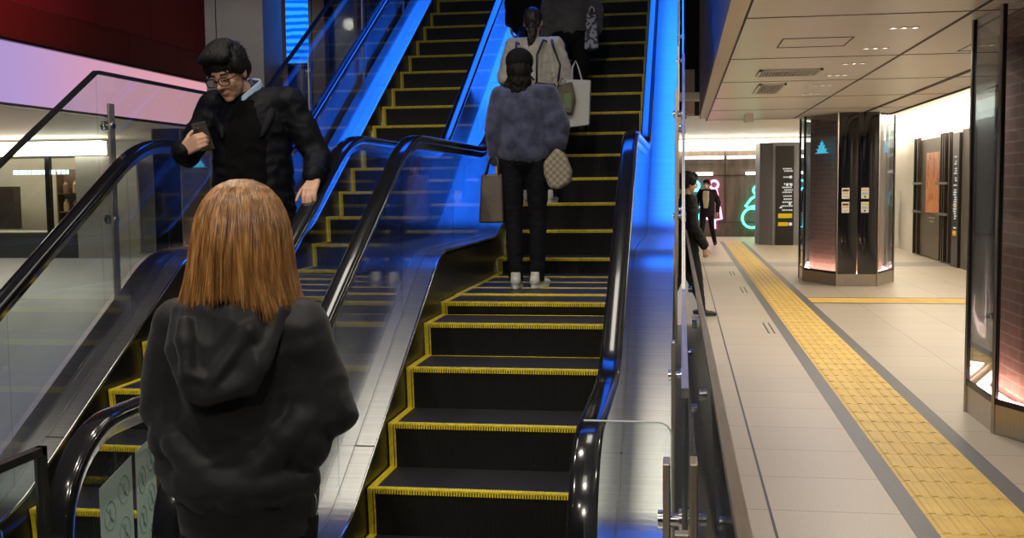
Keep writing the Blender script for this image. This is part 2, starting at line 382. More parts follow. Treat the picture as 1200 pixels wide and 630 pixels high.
# ---------- woman in the foreground, seen from behind
def woman_front():
    S = .955; P = thing('person', 'person with long auburn hair in a black hoodie, seen from behind in the foreground', 'person', (-1.03, 2.42, 0))
    J = joints(S, shR=(.150, -.01, 1.287), shL=(-.150, -.01, 1.287), elR=(.222, -.01, 1.085), elL=(-.200, -.02, 1.095), wrR=(.10, .235, 1.15), wrL=(-.09, .23, 1.14), head=(0, .025, 1.515), neck=(0, -.01, 1.345))
    H = Matrix.Translation(J['head']) @ rotm(rx=-.22)
    body(J, S, H, [(J['wrR'], (-.45, .8, .35), (-.4, -.5, .8), (.1, .5, .8), .5), (J['wrL'], (.45, .8, .35), (.4, -.5, .8), (-.1, .5, .8), .5)], P, m_skinw, .007)
    m_hood = cloth('black_hoodie_fleece', (.0125, .0125, .0135), .55, .10, .2, 300, .12)
    mb = MB(); jacket_prims(mb, J, S, .006, .004, .90, .180, .145)
    for s in (-1, 1):                                   # drape at the armpits and a slouch over the hem
        mb.cap((s*.15, -.02, 1.20), (s*.165, -.03, 1.02), .05, .06)
    mb.ell((0, -.03, .93), (.188, .135, .075), nu=28)
    for a, b2, ra, rb in (((-.13, -.085, 1.02), (-.02, -.118, .93), .036, .044), ((.165, -.06, 1.08), (.02, -.118, .91), .036, .046), ((-.165, -.05, .96), (-.06, -.105, .90), .04, .042)): mb.cap(a, b2, ra, rb)
    organic('hoodie', mb, .0085, m_hood, P, 4, folds=[(.005, (5.5, 6, 6), 11, False), (.006, (5, 5, 8), 5, True), (.002, (15, 15, 20), 3, True)], cuts=[(V(0, 0, .862), V(0, 0, -1)), (J['neck']+V(0, 0, .045), V(0, -.15, 1))])
    mb = MB(); R = []
    ring = []
    for k in range(21):
        t = PI*1.25*(k/20-.5); ring.append(V(.092*math.sin(t), -.02-.075*math.cos(t), 1.345-.012*math.cos(t)))
    for a, b in zip(ring, ring[1:]): mb.cap(a, b, .022, .022, 10)
    U = []
    for k in range(17):
        t = PI*(k/16-.5); U.append(V(.118*math.sin(t), -.055-.100*math.cos(t)**.8, 1.318-.160*math.cos(t)))
    for a, b in zip(U, U[1:]): mb.cap(a, b, .030, .030, 10)
    for k in range(9):
        t = (k/8-.5)*1.7; mb.cap((.10*math.sin(t), -.05-.045*math.cos(t), 1.33), (.10*math.sin(t), -.06-.080*math.cos(t), 1.315-.145*math.cos(t)), .022, .033, 10)
    mb.cap((-.085, -.125, 1.31), (-.06, -.165, 1.20), .016, .018, 10); mb.cap((-.06, -.165, 1.20), (-.02, -.17, 1.185), .018, .012, 10); mb.cap((.075, -.12, 1.30), (.0, -.168, 1.185), .014, .02, 10)
    organic('hood', mb, .0075, m_hood, P, 3, folds=[(.010, (10, 10, 7), 4, True), (.004, (24, 24, 20), 3, False)])
    m_rib = cloth('hoodie_rib_black', (.014, .014, .015), .7, .1, .2, 400, .3)
    ov = lambda z0, z1, a, b, a2, b2: [(a*math.cos(2*PI*k/40), b*math.sin(2*PI*k/40), z0) for k in range(40)]+[(a2*math.cos(2*PI*k/40), b2*math.sin(2*PI*k/40), z1) for k in range(40)]
    b = MB(); b.add(ov(.80, .89, .165, .128, .176, .135), [(k, (k+1) % 40, 40+(k+1) % 40, 40+k) for k in range(40)]); me = b.build('hem_band', m_rib, P, True)
    trousers(J, S, cloth('black_trousers', (.012, .012, .014)), P, .97, .85)
    shoes(J, S, mk('black_shoe', (.015, .015, .016), .5), mk('dark_sole', (.03, .03, .03), .7), P)
    # zip tab at the right hip
    MB().tube([(.172, -.02, .90), (.182, -.03, .885), (.184, -.03, .86), (.178, -.02, .845)], .0028, 6).build('drawcord_tip', m_chrome, P)
    # hair: a shaped mass with strands laid over it
    HM = NT('auburn_hair'); v = HM.coord((1, 1, .055)); HM.link(HM.ramp(HM.noise(85., v, 4.), [(.25, (.10, .040, .011)), (.5, (.26, .120, .034)), (.78, (.52, .28, .10))]), HM.b.inputs['Base Color'])
    HM.b.inputs['Roughness'].default_value = .30; HM.b.inputs['Specular IOR Level'].default_value = .7; HM.b.inputs['Anisotropic'].default_value = .6; HM.bump(HM.noise(160., v, 3.), .5, .004)
    prof = [(1.637, .003), (1.634, .022), (1.626, .044), (1.611, .065), (1.586, .084), (1.55, .098), (1.51, .1055), (1.48, .109), (1.43, .1145), (1.39, .124), (1.355, .136), (1.33, .146), (1.30, .152)]
    def rad(z):
        for (za, ra), (zb, rb) in zip(prof, prof[1:]):
            if zb <= z <= za: return ra+(rb-ra)*(za-z)/(za-zb)
        return prof[-1][1]
    def hp(a, z, off=0.):
        r = rad(z)+off; lump = .012*noise.noise(V(3.2*math.cos(a), 3.2*math.sin(a), z*3))*min(1, (1.63-z)*12)+.009*noise.noise(V(8*math.cos(a), 8*math.sin(a), z*1.2))*min(1, (1.62-z)*8)
        r += lump; yc = -.012+.02*max(0, (z-1.36))/.28
        return V(r*math.cos(a)+.004, yc+r*math.sin(a)*(.98 if z > 1.45 else .98-.25*(1.45-z)/.12), z)
    b = MB(); NA = 150; zs = np.concatenate([np.linspace(1.6355, 1.60, 10), np.linspace(1.59, 1.300, 30)]); vs = []
    def endz(a): return 1.376+.010*math.sin(a*23)+.008*math.sin(a*51+1)-.062*abs(math.cos(a))**1.3-.012*math.cos(a)
    a0, a1 = PI*.78, 2*PI+PI*.22
    for i in range(NA+1):
        a = a0+(a1-a0)*i/NA
        for z in zs: vs.append(hp(a, max(z, endz(a)), .0012*math.sin(a*97)+.001*math.sin(a*181+z*9)))
    nz = len(zs); b.add(vs, [(i*nz+j, (i+1)*nz+j, (i+1)*nz+j+1, i*nz+j+1) for i in range(NA) for j in range(nz-1)])
    cr = [V(.004+.06*math.cos(t), .02+.03*math.sin(t), 1.62) for t in np.linspace(0, PI, 8)]
    mb2 = MB(); mb2.ell(H @ V(0, .0, .03), (.088, .098, .092)); 
    hair = b.build('hair', HM.m, P, True)
    mb2.build('hair_base', HM.m, hair, True)
    s = MB()
    for k in range(1500):
        a = rng.uniform(a0, a1); top = 1.634-abs(rng.normal(0, .05)); off = rng.uniform(.0005, .0035); w = rng.uniform(-.10, .10); end = endz(a)-rng.uniform(-.01, .022)
        if rng.random() < .5: top = 1.634
        n = 12; pts = []
        for j in range(n):
            t = j/(n-1); z = top+(end-top)*t**1.25; pts.append(hp(a+w*t*t+.02*math.sin(6*t+k), z, off+.0012*math.sin(5*t+k)+(.004*t if k % 9 == 0 else 0)))
        s.tube(pts, [.0007]+[.0011]*(n-2)+[.0003], 3, cap=False)
    tag(s.build('hair_strands', HM.m, hair, True), kind='stuff')
woman_front()
# ---------- man with the phone
def man_phone():
    S = 1.035; P = thing('person', 'person in glasses and a dark coat looking down at a phone on the descending escalator', 'person', (-2.15, 5.24, .612), PI)
    J = joints(S, head=(.065, .125, 1.575), neck=(.02, .01, 1.455), shR=(.195, -.0, 1.420), shL=(-.195, -.0, 1.430), elR=(.325, .06, 1.175), wrR=(.235, .29, 1.19), elL=(-.335, -.02, 1.165), wrL=(-.372, .145, 1.045))
    H = Matrix.Translation(J['head']) @ rotm(rx=-.52, rz=-.20, ry=.08)
    hR = (J['wrR'], (-.72, .05, .38), (-.25, -.95, .1), (.3, 0, .9), .75); hL = (J['wrL'], (-.05, .80, -.50), (0, -.45, -.85), (.95, .2, 0), .34)
    body(J, S*1.05, H, [hR, hL], P, m_skin, .0055)
    m_coat = cloth('navy_black_coat', (.0034, .0038, .0065), .6, 0, .2, 60, .15)
    mb = MB(); jacket_prims(mb, J, S, .024, .010, .62, .22, .15)
    mb.cap(J['shL']+V(-.02, 0, .0), J['elL'], .068, .060); mb.cap(J['shR']+V(.02, 0, 0), J['elR'], .068, .060)
    organic('coat', mb, .0095, m_coat, P, 5, folds=FOLDS(.006), cuts=[(V(0, 0, .66), V(0, 0, -1)), (J['neck']+V(0, -.02, .078), V(0, .25, 1))])
    mb = MB(); mb.ell(V(-.01, .078, 1.22), (.122, .088, .25)); mb.ell(V(-.01, .085, 1.06), (.12, .088, .26)); mb.ell(V(-.01, .085, .90), (.12, .090, .24)); mb.ell(V(0, .05, 1.36), (.10, .085, .085))
    organic('sweater', mb, .009, cloth('black_sweater', (.002, .002, .0025), .95, 0, .2, 200, .3), P, 3, folds=FOLDS(.003), cuts=[(J['neck']+V(0, .05, .005), V(0, .35, 1))])
    m_shirt = cloth('pale_blue_shirt', (.34, .46, .62), .7, .1, .08, 100, .1)
    for s in (-1, 1):
        pts = [J['neck']+V(s*.015, .103, -.022), J['neck']+V(s*.055, .075, .015), J['neck']+V(s*.082, .02, .048), J['neck']+V(s*.068, -.04, .068), J['neck']+V(0, -.068, .075)]
        b = MB(); vs = []
        for k, p in enumerate(pts):
            o = V(p.x-J['neck'].x, p.y-J['neck'].y, 0).normalized(); hgt = (.030, .040, .044, .042, .040)[k]
            vs += [p-V(0, 0, .012)+o*.016, p+V(0, 0, hgt*.6)+o*.008, p+V(0, 0, hgt), p+V(0, 0, hgt*.5)-o*.006]
        b.add(vs, [(4*i+j, 4*i+4+j, 4*i+5+j, 4*i+1+j) for i in range(4) for j in range(3)])
        o = b.build('shirt_collar', m_shirt, P, True); m = o.modifiers.new('s', 'SOLIDIFY'); m.thickness = .004; m2 = o.modifiers.new('ss', 'SUBSURF'); m2.levels = 1; m2.render_levels = 1
    # coat collar, lapels, epaulettes
    for s in (-1, 1):
        b = MB(); pth = [V(.02+s*.03, -.105, 1.50), V(.02+s*.09, -.04, 1.505), V(.01+s*.115, .05, 1.455), V(s*.100, .118, 1.36), V(s*.085, .140, 1.24)]
        vs = []
        for k, p in enumerate(pth):
            w = (.03, .035, .05, .06, .02)[k]; out = V(s*1., -.15 if k > 1 else -.6, -.25 if k < 4 else 0).normalized(); vs += [p, p+out*w*.6+V(0, .012, .004), p+out*w*1.2]
        b.add(vs, [(3*i+j, 3*i+3+j, 3*i+4+j, 3*i+1+j) for i in range(len(pth)-1) for j in range(2)])
        o = b.build('lapel', m_coat, P, True); m = o.modifiers.new('s', 'SOLIDIFY'); m.thickness = .007; m2 = o.modifiers.new('ss', 'SUBSURF'); m2.levels = 1; m2.render_levels = 1
        e = MB(); e.prism([(s*.11, -.03), (s*.215, -.03), (s*.215, .03), (s*.11, .03), (s*.095, 0)], 0, .009, 'Z', Matrix.Translation((0, 0, 1.507)) @ Matrix.Rotation(s*.30, 4, 'Y'))
        ep = e.build('epaulette', m_coat, P, bevel=.003); MB().ell((s*.125, 0, 1.50-.0), (.010, .010, .006), nu=12, nv=8).build('button', mk('coat_button', (.06, .055, .05), .25), ep, True)
        w0, e0 = J['wrR' if s > 0 else 'wrL'], J['elR' if s > 0 else 'elL']; q = e0.lerp(w0, .80)
        MB().tube([q+(w0-e0).normalized()*t for t in (-.012, .012)], .0595, 20).build('cuff_strap', m_coat, P, True)
    trousers(J, S, cloth('dark_trousers', (.010, .010, .012)), P, 1., .98)
    shoes(J, S, mk('man_shoe', (.02, .018, .017), .35), mk('man_sole', (.02, .02, .02), .7), P)
    prims = [((0, -.025, .046), (.089, .104, .095)), ((0, -.055, .0), (.082, .070, .075)), ((0, .043, .104), (.074, .056, .036)), ((.035, .062, .097), (.044, .034, .027)), ((-.035, .060, .095), (.044, .034, .027)),
             ((.076, .008, .036), (.019, .044, .048)), ((-.076, .008, .036), (.019, .044, .048)), ((0, -.01, .118), (.066, .070, .034))]
    hc = hair_cap(H, S*1.06, P, m_hairblk, prims, .006, .003)
    strands(H, S*1.06, hc, 420, 3, .024)
    # spectacles
    k = S*1.05; m_fr = mk('spectacle_frame', (.02, .014, .011), .2); g = MB(); T = lambda x, y, z: H @ (V(x, y, z)*k)
    for s in (-1, 1):
        g.tube([T(s*(.033+.027*math.copysign(abs(math.cos(t))**.7, math.cos(t))), .101-.012*abs(math.cos(t)+s*0)*0, -.004+.019*math.copysign(abs(math.sin(t))**.75, math.sin(t))) for t in np.linspace(0, 2*PI, 28)[:-1]], .0028, 6, closed=True)
        g.tube([T(s*.060, .100, .006), T(s*.076, .085, .006), T(s*.082, .02, .0), T(s*.081, -.015, -.012)], .0026, 6)
    g.tube([T(-.008, .101, .002), T(0, .106, .004), T(.008, .101, .002)], .0026, 6)
    g.build('spectacles', m_fr, P)
    # smartphone held in the right hand
    hw = Matrix.Translation(P.location) @ Matrix.Rotation(PI, 4, 'Z')
    wr = J['wrR']+V(-.088, -.038, .068)
    ph = thing('smartphone', 'dark smartphone held in the hand of the man in glasses', 'phone', hw @ wr)
    X = Matrix.Rotation(.25, 4, 'Z') @ Matrix.Rotation(.45, 4, 'X') @ Matrix.Rotation(-.22, 4, 'Y')
    pb = MB().box(-.036, .036, -.004, .004, -.074, .074, X).build('case', mk('phone_case', (.05, .045, .04), .3), ph, bevel=.003)
    MB().box(-.033, .033, .0040, .0050, -.070, .070, X).build('screen', mk('phone_screen', (.01, .012, .015), .08, em=(.5, .6, .8), es=.15), ph)
    c = MB()
    for (x, z) in ((-.022, .058), (-.022, .040), (-.008, .049)): c.cyl(X @ V(x, -.004, z), X @ V(x, -.0062, z), .0065, 12)
    c.build('camera_lens', mk('phone_lens', (.01, .01, .012), .1), ph)
man_phone()
# ---------- bag helpers
def strap(name, mat, parent, pts, r=.006): return MB().tube(pts, r, 8).build(name, mat, parent, True)
# ---------- woman in the purple grey sweater
def woman_sweater():
    S = .905; P = thing('person', 'person in a fuzzy slate blue sweater and black cap on the ascending escalator', 'person', (-.985, 6.82, .970))
    J = joints(S, elR=(.235, -.02, 1.02), wrR=(.205, .08, .87), elL=(-.195, -.03, 1.0), wrL=(-.185, .03, .80), head=(-.03, .02, 1.385), neck=(-.015, -.01, 1.25), shR=(.155, -.01, 1.215), shL=(-.145, -.01, 1.215), chest=(0, 0, 1.10), anR=(.075, -.02, .077), anL=(-.055, -.05, .077), toR=(.11, .09, .03), toL=(-.06, .07, .03), knR=(.08, .01, .44), knL=(-.075, .0, .44))
    H = Matrix.Translation(J['head']) @ rotm(rx=-.1)
    body(J, S, H, [(J['wrR'], (0, .3, -1), (-1, 0, 0), (0, 1, .2), .55), (J['wrL'], (0, .15, -1), (1, 0, 0), (0, 1, .2), .6)], P, m_skinw, .007)
    m_sw = cloth('slate_fuzzy_knit', (.052, .058, .105), .95, .25, .45, 260, 1.)
    mb = MB(); jacket_prims(mb, J, S, .010, .012, .86, .190, .135)
    mb.cap((.15, 0, 1.18), (.195, 0, .93), .07, .08); mb.cap((-.14, 0, 1.18), (-.165, 0, .93), .06, .06)
    organic('sweater', mb, .009, m_sw, P, 4, folds=[(.004, (5, 5, 7), 1, False), (.003, (9, 9, 10), 2, True), (.003, (150, 150, 150), 9, False)], cuts=[(V(0, 0, .775), V(0, 0, -1)), (J['neck']+V(0, 0, .03), V(0, 0, 1))])
    trousers(J, S, cloth('black_slim_trousers', (.006, .006, .008)), P, .96, .86, .045)
    shoes(J, S, mk('white_sneaker', (.52, .50, .46), .6, var=.15, vs=30), mk('white_rubber', (.62, .60, .55), .6), P)
    hm = mk('dark_brown_hair', (.005, .004, .0035), .65, var=.5, vs=60, stretch=(1, 1, .08), bump=.5, bs=100, spec=.2)
    hair_cap(H, S, P, hm, [((0, -.035, -.02), (.086, .085, .10)), ((0, -.045, -.10), (.088, .062, .075)), ((.035, -.03, -.13), (.05, .05, .06)), ((-.055, -.03, -.14), (.055, .05, .07)), ((0, -.05, -.16), (.075, .045, .045))], .007, .006)
    mb = MB(); R = H.to_3x3(); mb.ell(H @ (V(0, -.012, .052)*S), (.098*S, .112*S, .092*S), R, 28, 18)
    c = organic('cap', mb, .006, mk('black_cap_cloth', (.007, .007, .008), .9, bump=.2, bs=200, spec=.15), P, 3, cuts=[(H @ (V(0, 0, -.022)*S), R @ V(0, .10, -1))])
    b = MB(); n = 14; vs = []
    for k in range(n+1):
        t = -1.15+2.3*k/n; vs += [H @ (V(.092*math.sin(t), .098*math.cos(t)-.012, .02)*S), H @ (V(.088*math.sin(t), .098*math.cos(t)+.062, .006-.01*math.sin(t)**2)*S)]
    o = b.add(vs, [(2*k, 2*k+1, 2*k+3, 2*k+2) for k in range(n)]).build('visor', mk('cap_visor', (.010, .010, .011), .8), c, True); m = o.modifiers.new('s', 'SOLIDIFY'); m.thickness = .003
    MB().box(-.018, .012, -.003, .003, -.004, .004, H @ Matrix.Translation((.0, -.1085*S, -.004))).build('cap_buckle', mk('cap_buckle', (.6, .6, .58), .4), c)
    # checked handbag on the right, brown tote on the left
    m_chk = NT('checked_canvas'); ck = m_chk.new('ShaderNodeTexChecker'); ck.inputs['Scale'].default_value = 46.; ck.inputs['Color1'].default_value = (.30, .26, .19, 1); ck.inputs['Color2'].default_value = (.17, .145, .105, 1)
    m_chk.link(m_chk.coord((1, 1, 1)), ck.inputs['Vector']); m_chk.link(ck.outputs['Color'], m_chk.b.inputs['Base Color']); m_chk.b.inputs['Roughness'].default_value = .6
    B = thing('handbag', 'small beige checked handbag hanging at the right hip of the person in the sweater', 'bag', (-.735, 6.80, 1.60))
    X = Matrix.Rotation(-.30, 4, 'Y'); o = MB()
    o.prism([(-.072, .19), (.035, .255), (.075, .20), (.082, .085), (.05, .02), (-.04, .0), (-.085, .03), (-.09, .12)], -.055, .055, 'Y', X).build('bag_body', m_chk.m, B, bevel=.018)
    strap('strap', mk('bag_leather', (.10, .06, .035), .5), B, [X @ V(-.05, 0, .21), V(-.03, .02, .30), V(.0, .03, .31), X @ V(.045, 0, .22)], .007)
    m_tote = mk('brown_tote_leather', (.060, .042, .030), .5, var=.2, vs=9, bump=.1, bs=60)
    B = thing('tote_bag', 'dark brown tote bag hanging at the left side of the person in the sweater', 'bag', (-1.20, 6.80, 1.385))
    MB().add([(-.075, -.05, 0), (.085, -.05, 0), (.085, .06, 0), (-.075, .06, 0), (-.06, -.02, .31), (.075, -.02, .31), (.075, .03, .31), (-.06, .03, .31)], [(0, 3, 2, 1), (4, 5, 6, 7), (0, 1, 5, 4), (1, 2, 6, 5), (2, 3, 7, 6), (3, 0, 4, 7)]).build('bag_body', m_tote, B, bevel=.012)
    for y in (-.02, .03): strap('handle', m_tote, B, [V(-.035, y, .30), V(-.01, y*.6, .40), V(.02, .005, .435), V(.045, y*.6, .40), V(.055, y, .30)], .006)
woman_sweater()
# ---------- woman in the cream jumper
def woman_cream():
    S = .925; P = thing('person', 'person in a cream jumper with dark hair tied back, higher up the escalator', 'person', (-1.185, 8.80, 1.479))
    J = joints(S, elR=(.245, -.02, 1.03), wrR=(.23, .05, .80), elL=(-.235, -.0, 1.02), wrL=(-.14, .2, .98), head=(-.01, .02, 1.462), shR=(.165, -.01, 1.265), shL=(-.165, -.01, 1.265), neck=(0, -.01, 1.315), anR=(.13, -.06, .079), toR=(.15, .09, .03), knR=(.11, .0, .45))
    H = Matrix.Translation(J['head']) @ rotm(rx=-.1)
    body(J, S, H, [(J['wrR'], (0, .1, -1), (-1, 0, 0), (0, 1, .1), .6), (J['wrL'], (.6, .7, 0), (.5, -.6, .6), (0, .3, .9), .6)], P, m_skinw, .008)
    mb = MB(); jacket_prims(mb, J, S, .026, .022, .86, .20, .15)
    organic('jumper', mb, .010, cloth('cream_knit', (.40, .385, .34), .95, .1, .15, 140, .6), P, 4, folds=FOLDS(.006), cuts=[(V(0, 0, .76), V(0, 0, -1)), (J['neck']+V(0, 0, .02), V(0, 0, 1))])
    trousers(J, S, cloth('black_wide_trousers', (.006, .006, .007)), P, 1.05, .9, .05)
    shoes(J, S, mk('pale_sneaker', (.50, .48, .46), .6), mk('pale_rubber', (.60, .58, .55), .6), P)
    hm = mk('brown_black_hair', (.012, .008, .007), .55, var=.5, vs=60, stretch=(1, 1, .1), bump=.4, bs=100)
    h = hair_cap(H, S, P, hm, [((0, -.022, .034), (.083, .100, .092)), ((0, -.05, -.01), (.074, .062, .065)), ((0, -.105, -.03), (.028, .026, .026))], .007, .004)
    mb = MB()
    for a, b, r0, r1 in (((0, -.115, -.035), (.012, -.125, -.10), .026, .040), ((.012, -.125, -.10), (.0, -.118, -.175), .040, .034), ((.0, -.118, -.175), (-.015, -.105, -.235), .034, .014)): mb.cap(H @ (V(*a)*S), H @ (V(*b)*S), r0*S, r1*S)
    organic('ponytail', mb, .007, hm, P, 2, folds=[(.006, (80, 80, 18), 3, True)])
    m_bl = mk('black_bag_leather', (.012, .012, .013), .45, bump=.15, bs=30)
    B = thing('shoulder_bag', 'black leather shoulder bag on the back of the person in the cream jumper', 'bag', (-1.045, 8.585, 2.10))
    o = MB().prism([(-.125, .02), (.115, -.03), (.13, .30), (-.11, .34)], -.045, .045, 'Y').build('bag_body', m_bl, B, bevel=.02)
    MB().box(-.02, .06, -.056, -.046, .03, .32).build('pocket_flap', m_bl, o, bevel=.006)
    strap('strap', m_bl, B, [V(-.09, -.03, .33), V(-.085, -.03, .55), V(-.045, .06, .672), V(-.02, .18, .67)], .009); strap('strap', m_bl, B, [V(.075, -.02, .30), V(.10, -.05, .46), V(.045, -.02, .60), V(.02, .07, .672), V(.02, .18, .67)], .009)
    strap('strap', m_bl, B, [V(-.11, -.03, .35), V(-.19, -.03, .44), V(-.255, -.03, .56), V(-.26, .05, .66), V(-.25, .17, .66)], .008)
    B = thing('paper_bag', 'white paper shopping bag held by the person in the cream jumper', 'bag', (-.815, 8.66, 2.085))
    MB().add([(-.115, -.05, -.01), (.085, -.05, .01), (.085, .05, .01), (-.115, .05, -.01), (-.095, -.045, .37), (.10, -.045, .36), (.10, .045, .36), (-.095, .045, .37)], [(0, 3, 2, 1), (4, 5, 6, 7), (0, 1, 5, 4), (1, 2, 6, 5), (2, 3, 7, 6), (3, 0, 4, 7)]).build('bag_body', mk('white_paper', (.42, .42, .41), .7, bump=.1, bs=12), B, bevel=.004)
    for y in (-.04, .04): strap('handle', m_white_cord, B, [V(-.05, y, .36), V(-.045, y*.7, .47), V(-.02, 0, .52), V(.0, y*.7, .47), V(.03, y, .36)], .004)
    B = thing('clutch_bag', 'small brown and green bag hanging in front of the white paper bag', 'bag', (-.905, 8.56, 2.20))
    o = MB().prism([(-.06, .0), (.045, -.02), (.075, .10), (.05, .23), (-.04, .21)], -.03, .03, 'Y').build('bag_body', mk('brown_canvas', (.10, .075, .05), .7, var=.3, vs=20), B, bevel=.012)
    MB().box(-.015, .045, -.036, -.03, .02, .14).build('green_pocket', mk('green_canvas', (.10, .16, .07), .7), o, bevel=.004); strap('strap', mk('tan_strap', (.2, .14, .08), .5), B, [V(-.05, -.03, .03), V(-.085, -.035, .12), V(-.06, -.035, .22), V(-.02, -.0, .26)], .006)
m_white_cord = mk('white_cord', (.55, .55, .53), .7)
woman_cream()
# ---------- two people at the top of the frame
def plain_person(label, loc, rz, S, topmat, topname, hemz, legmat, hairprims, J=None, hands=None, bulk=.03, hemw=.2, shoe=(.02, .02, .02), hairmat=None, skin=m_skin, voxel=.009, cutneck=True, rx=-.08, hrz=0.):
    P = thing('person', label, 'person', loc, rz); J = J or joints(S)
    H = Matrix.Translation(J['head']) @ rotm(rx=rx, rz=hrz)
    body(J, S, H, hands or [(J['wrR'], (0, .15, -1), (-1, 0, 0), (0, 1, .1), .5), (J['wrL'], (0, .15, -1), (1, 0, 0), (0, 1, .1), .5)], P, skin, voxel)
    mb = MB(); jacket_prims(mb, J, S, bulk, .012, hemz+.1, hemw, .14)
    organic(topname, mb, .011, topmat, P, 4, folds=FOLDS(.008), cuts=[(V(0, 0, hemz), V(0, 0, -1)), (J['neck']+V(0, 0, .03), V(0, 0, 1))])
    trousers(J, S, legmat, P, 1.0, .95*S, .05); shoes(J, S, mk('plain_shoe', shoe, .5), mk('plain_sole', (.05, .05, .05), .7), P)
    hair_cap(H, S, P, hairmat or m_hairblk, hairprims, .008, .004)
    return P, J, H
plain_person('person in a black jacket at the top of the photo, ahead of the cream jumper', (-1.375, 10.28, 2.288), 0., 1.0, cloth('black_jacket', (.007, .007, .008)), 'jacket', .74, cloth('black_jeans', (.006, .006, .007)), SHORT, bulk=.045, hemw=.22)
plain_person('person in a grey coat and black trousers at the top of the photo', (-1.00, 9.93, 2.085), 0., .97, cloth('grey_coat', (.085, .082, .085), .8, .2), 'coat', .86, cloth('black_trousers_b', (.006, .006, .007)), SHORT+[((0, -.05, -.08), (.08, .06, .09))],
             J=joints(.97, elR=(.24, -.03, 1.06), wrR=(.225, .0, .93)), bulk=.02, hemw=.17)
_pm = NT('patterned_fabric'); _v = _pm.coord((1, 1, 1)); _pm.link(_pm.ramp(_pm.noise(26., _v, 2.), [(.47, (.03, .03, .04)), (.52, (.30, .32, .40))]), _pm.b.inputs['Base Color']); _pm.b.inputs['Roughness'].default_value = .7
B = thing('patterned_bag', 'pale bag with a dark leaf pattern held by the person in the grey coat', 'bag', (-.80, 9.80, 2.82))
MB().add([(-.065, -.06, .0), (.065, -.06, .02), (.06, .06, .02), (-.06, .06, .0), (-.045, -.03, .33), (.04, -.03, .34), (.04, .03, .34), (-.045, .03, .33)], [(0, 3, 2, 1), (4, 5, 6, 7), (0, 1, 5, 4), (1, 2, 6, 5), (2, 3, 7, 6), (3, 0, 4, 7)]).build('bag_body', _pm.m, B, bevel=.014)
for y in (-.02, .02): strap('handle', m_white_cord, B, [V(-.02, y, .33), V(-.015, y, .37), V(0, y, .39), V(.02, y, .37), V(.025, y, .33)], .005)
# ---------- man in black at the corridor fence
J = joints(1.03, wrR=(.21, .16, .86), elR=(.24, .0, 1.12), knR=(.095, .10, .50), anR=(.10, .16, .087), toR=(.115, .30, .03), anL=(-.10, -.28, .10), toL=(-.11, -.14, .03), knL=(-.095, -.06, .50))
plain_person('person in black with bushy black hair walking just beyond the glass fence', (.06, 13.5, 0), -1.25, 1.03, cloth('charcoal_jacket', (.018, .018, .018), .7), 'jacket', .72, cloth('charcoal_trousers', (.02, .02, .021)), [((0, -.022, .045), (.105, .118, .105)), ((0, -.06, .0), (.095, .080, .080)), ((.0, .05, .092), (.08, .055, .045)), ((.085, .0, .04), (.025, .05, .05)), ((-.085, 0, .04), (.025, .05, .05))], J=J, bulk=.02, hemw=.18)
# ---------- masked man in a suit far down the corridor
J = joints(1.03, wrR=(.27, .12, .90), elR=(.30, -.05, 1.14), wrL=(-.26, -.12, .90), elL=(-.28, -.10, 1.14), knR=(.10, .12, .50), anR=(.16, .22, .087), toR=(.19, .36, .04), anL=(-.17, -.22, .11), toL=(-.19, -.07, .03), knL=(-.12, -.04, .50))
P, J, H = plain_person('person in a dark suit, white shirt and face mask, far down the corridor', (.66, 29.2, 0), PI-.25, 1.03, cloth('dark_suit', (.016, .017, .022), .7), 'suit_jacket', .76, cloth('suit_trousers', (.014, .014, .018)), SHORT, J=J, bulk=.02, hemw=.19, rx=0., hrz=-.3)
MB().prism([(-.075, 1.46), (.075, 1.46), (.085, 1.25), (.05, 1.0), (-.05, 1.0), (-.085, 1.25)], .08, .186, 'Y').build('shirt_front', cloth('white_shirt', (.62, .56, .46), .8, .1, .05, 100, .05), P, bevel=.02)
R3 = H.to_3x3(); MB().ell(H @ V(0, .075, -.055), (.058, .045, .048), R3).build('face_mask', mk('white_mask', (.75, .75, .76), .7), P, True)
# ------------------------------------------------------------------ escalators
def fillet(pts, rads, step=.06):
    """polyline in YZ with rounded corners"""
    out = [Vector(pts[0])]
    for i in range(1, len(pts)-1):
        p, a, b = Vector(pts[i]), Vector(pts[i-1]), Vector(pts[i+1])
        d0, d1 = (a-p).normalized(), (b-p).normalized()
        ang = d0.angle(d1); R = rads[i-1]; t = R/math.tan(ang/2)
        q0, q1 = p+d0*t, p+d1*t
        c = p+(d0+d1).normalized()*(R/math.sin(ang/2))
        n = 10; va, vb = q0-c, q1-c
        tot = va.angle(vb); sg = 1 if va.x*vb.y-va.y*vb.x > 0 else -1
        for k in range(n+1):
            g = sg*tot*k/n; out.append(c+Vector((va.x*math.cos(g)-va.y*math.sin(g), va.x*math.sin(g)+va.y*math.cos(g))))
    out.append(Vector(pts[-1]))
    res = [out[0]]
    for p in out[1:]:
        d = (p-res[-1]).length; k = max(1, int(d/.25))
        q = res[-1]
        for j in range(1, k+1): res.append(q.lerp(p, j/k))
    return res
T30 = math.tan(PI/6); YEND = 14.6
rail2 = fillet([(3.13, .905), (3.92, .905), (5.61, 1.88), (7.92, 1.88), (YEND, 1.88+(YEND-7.92)*T30)], [.7, 1.0, 1.1])
deck2 = fillet([(2.95, .21), (4.19, .21), (5.995, 1.252), (8.035, 1.252), (YEND, 1.252+(YEND-8.035)*T30)], [.7, .8, 1.0])
def zat(curve, y):
    for a, b in zip(curve, curve[1:]):
        if a.x <= y <= b.x+1e-9: return a.y+(b.y-a.y)*(y-a.x)/max(b.x-a.x, 1e-9)
    return curve[0].y if y < curve[0].x else curve[-1].y
RN = .31
rail_path = []
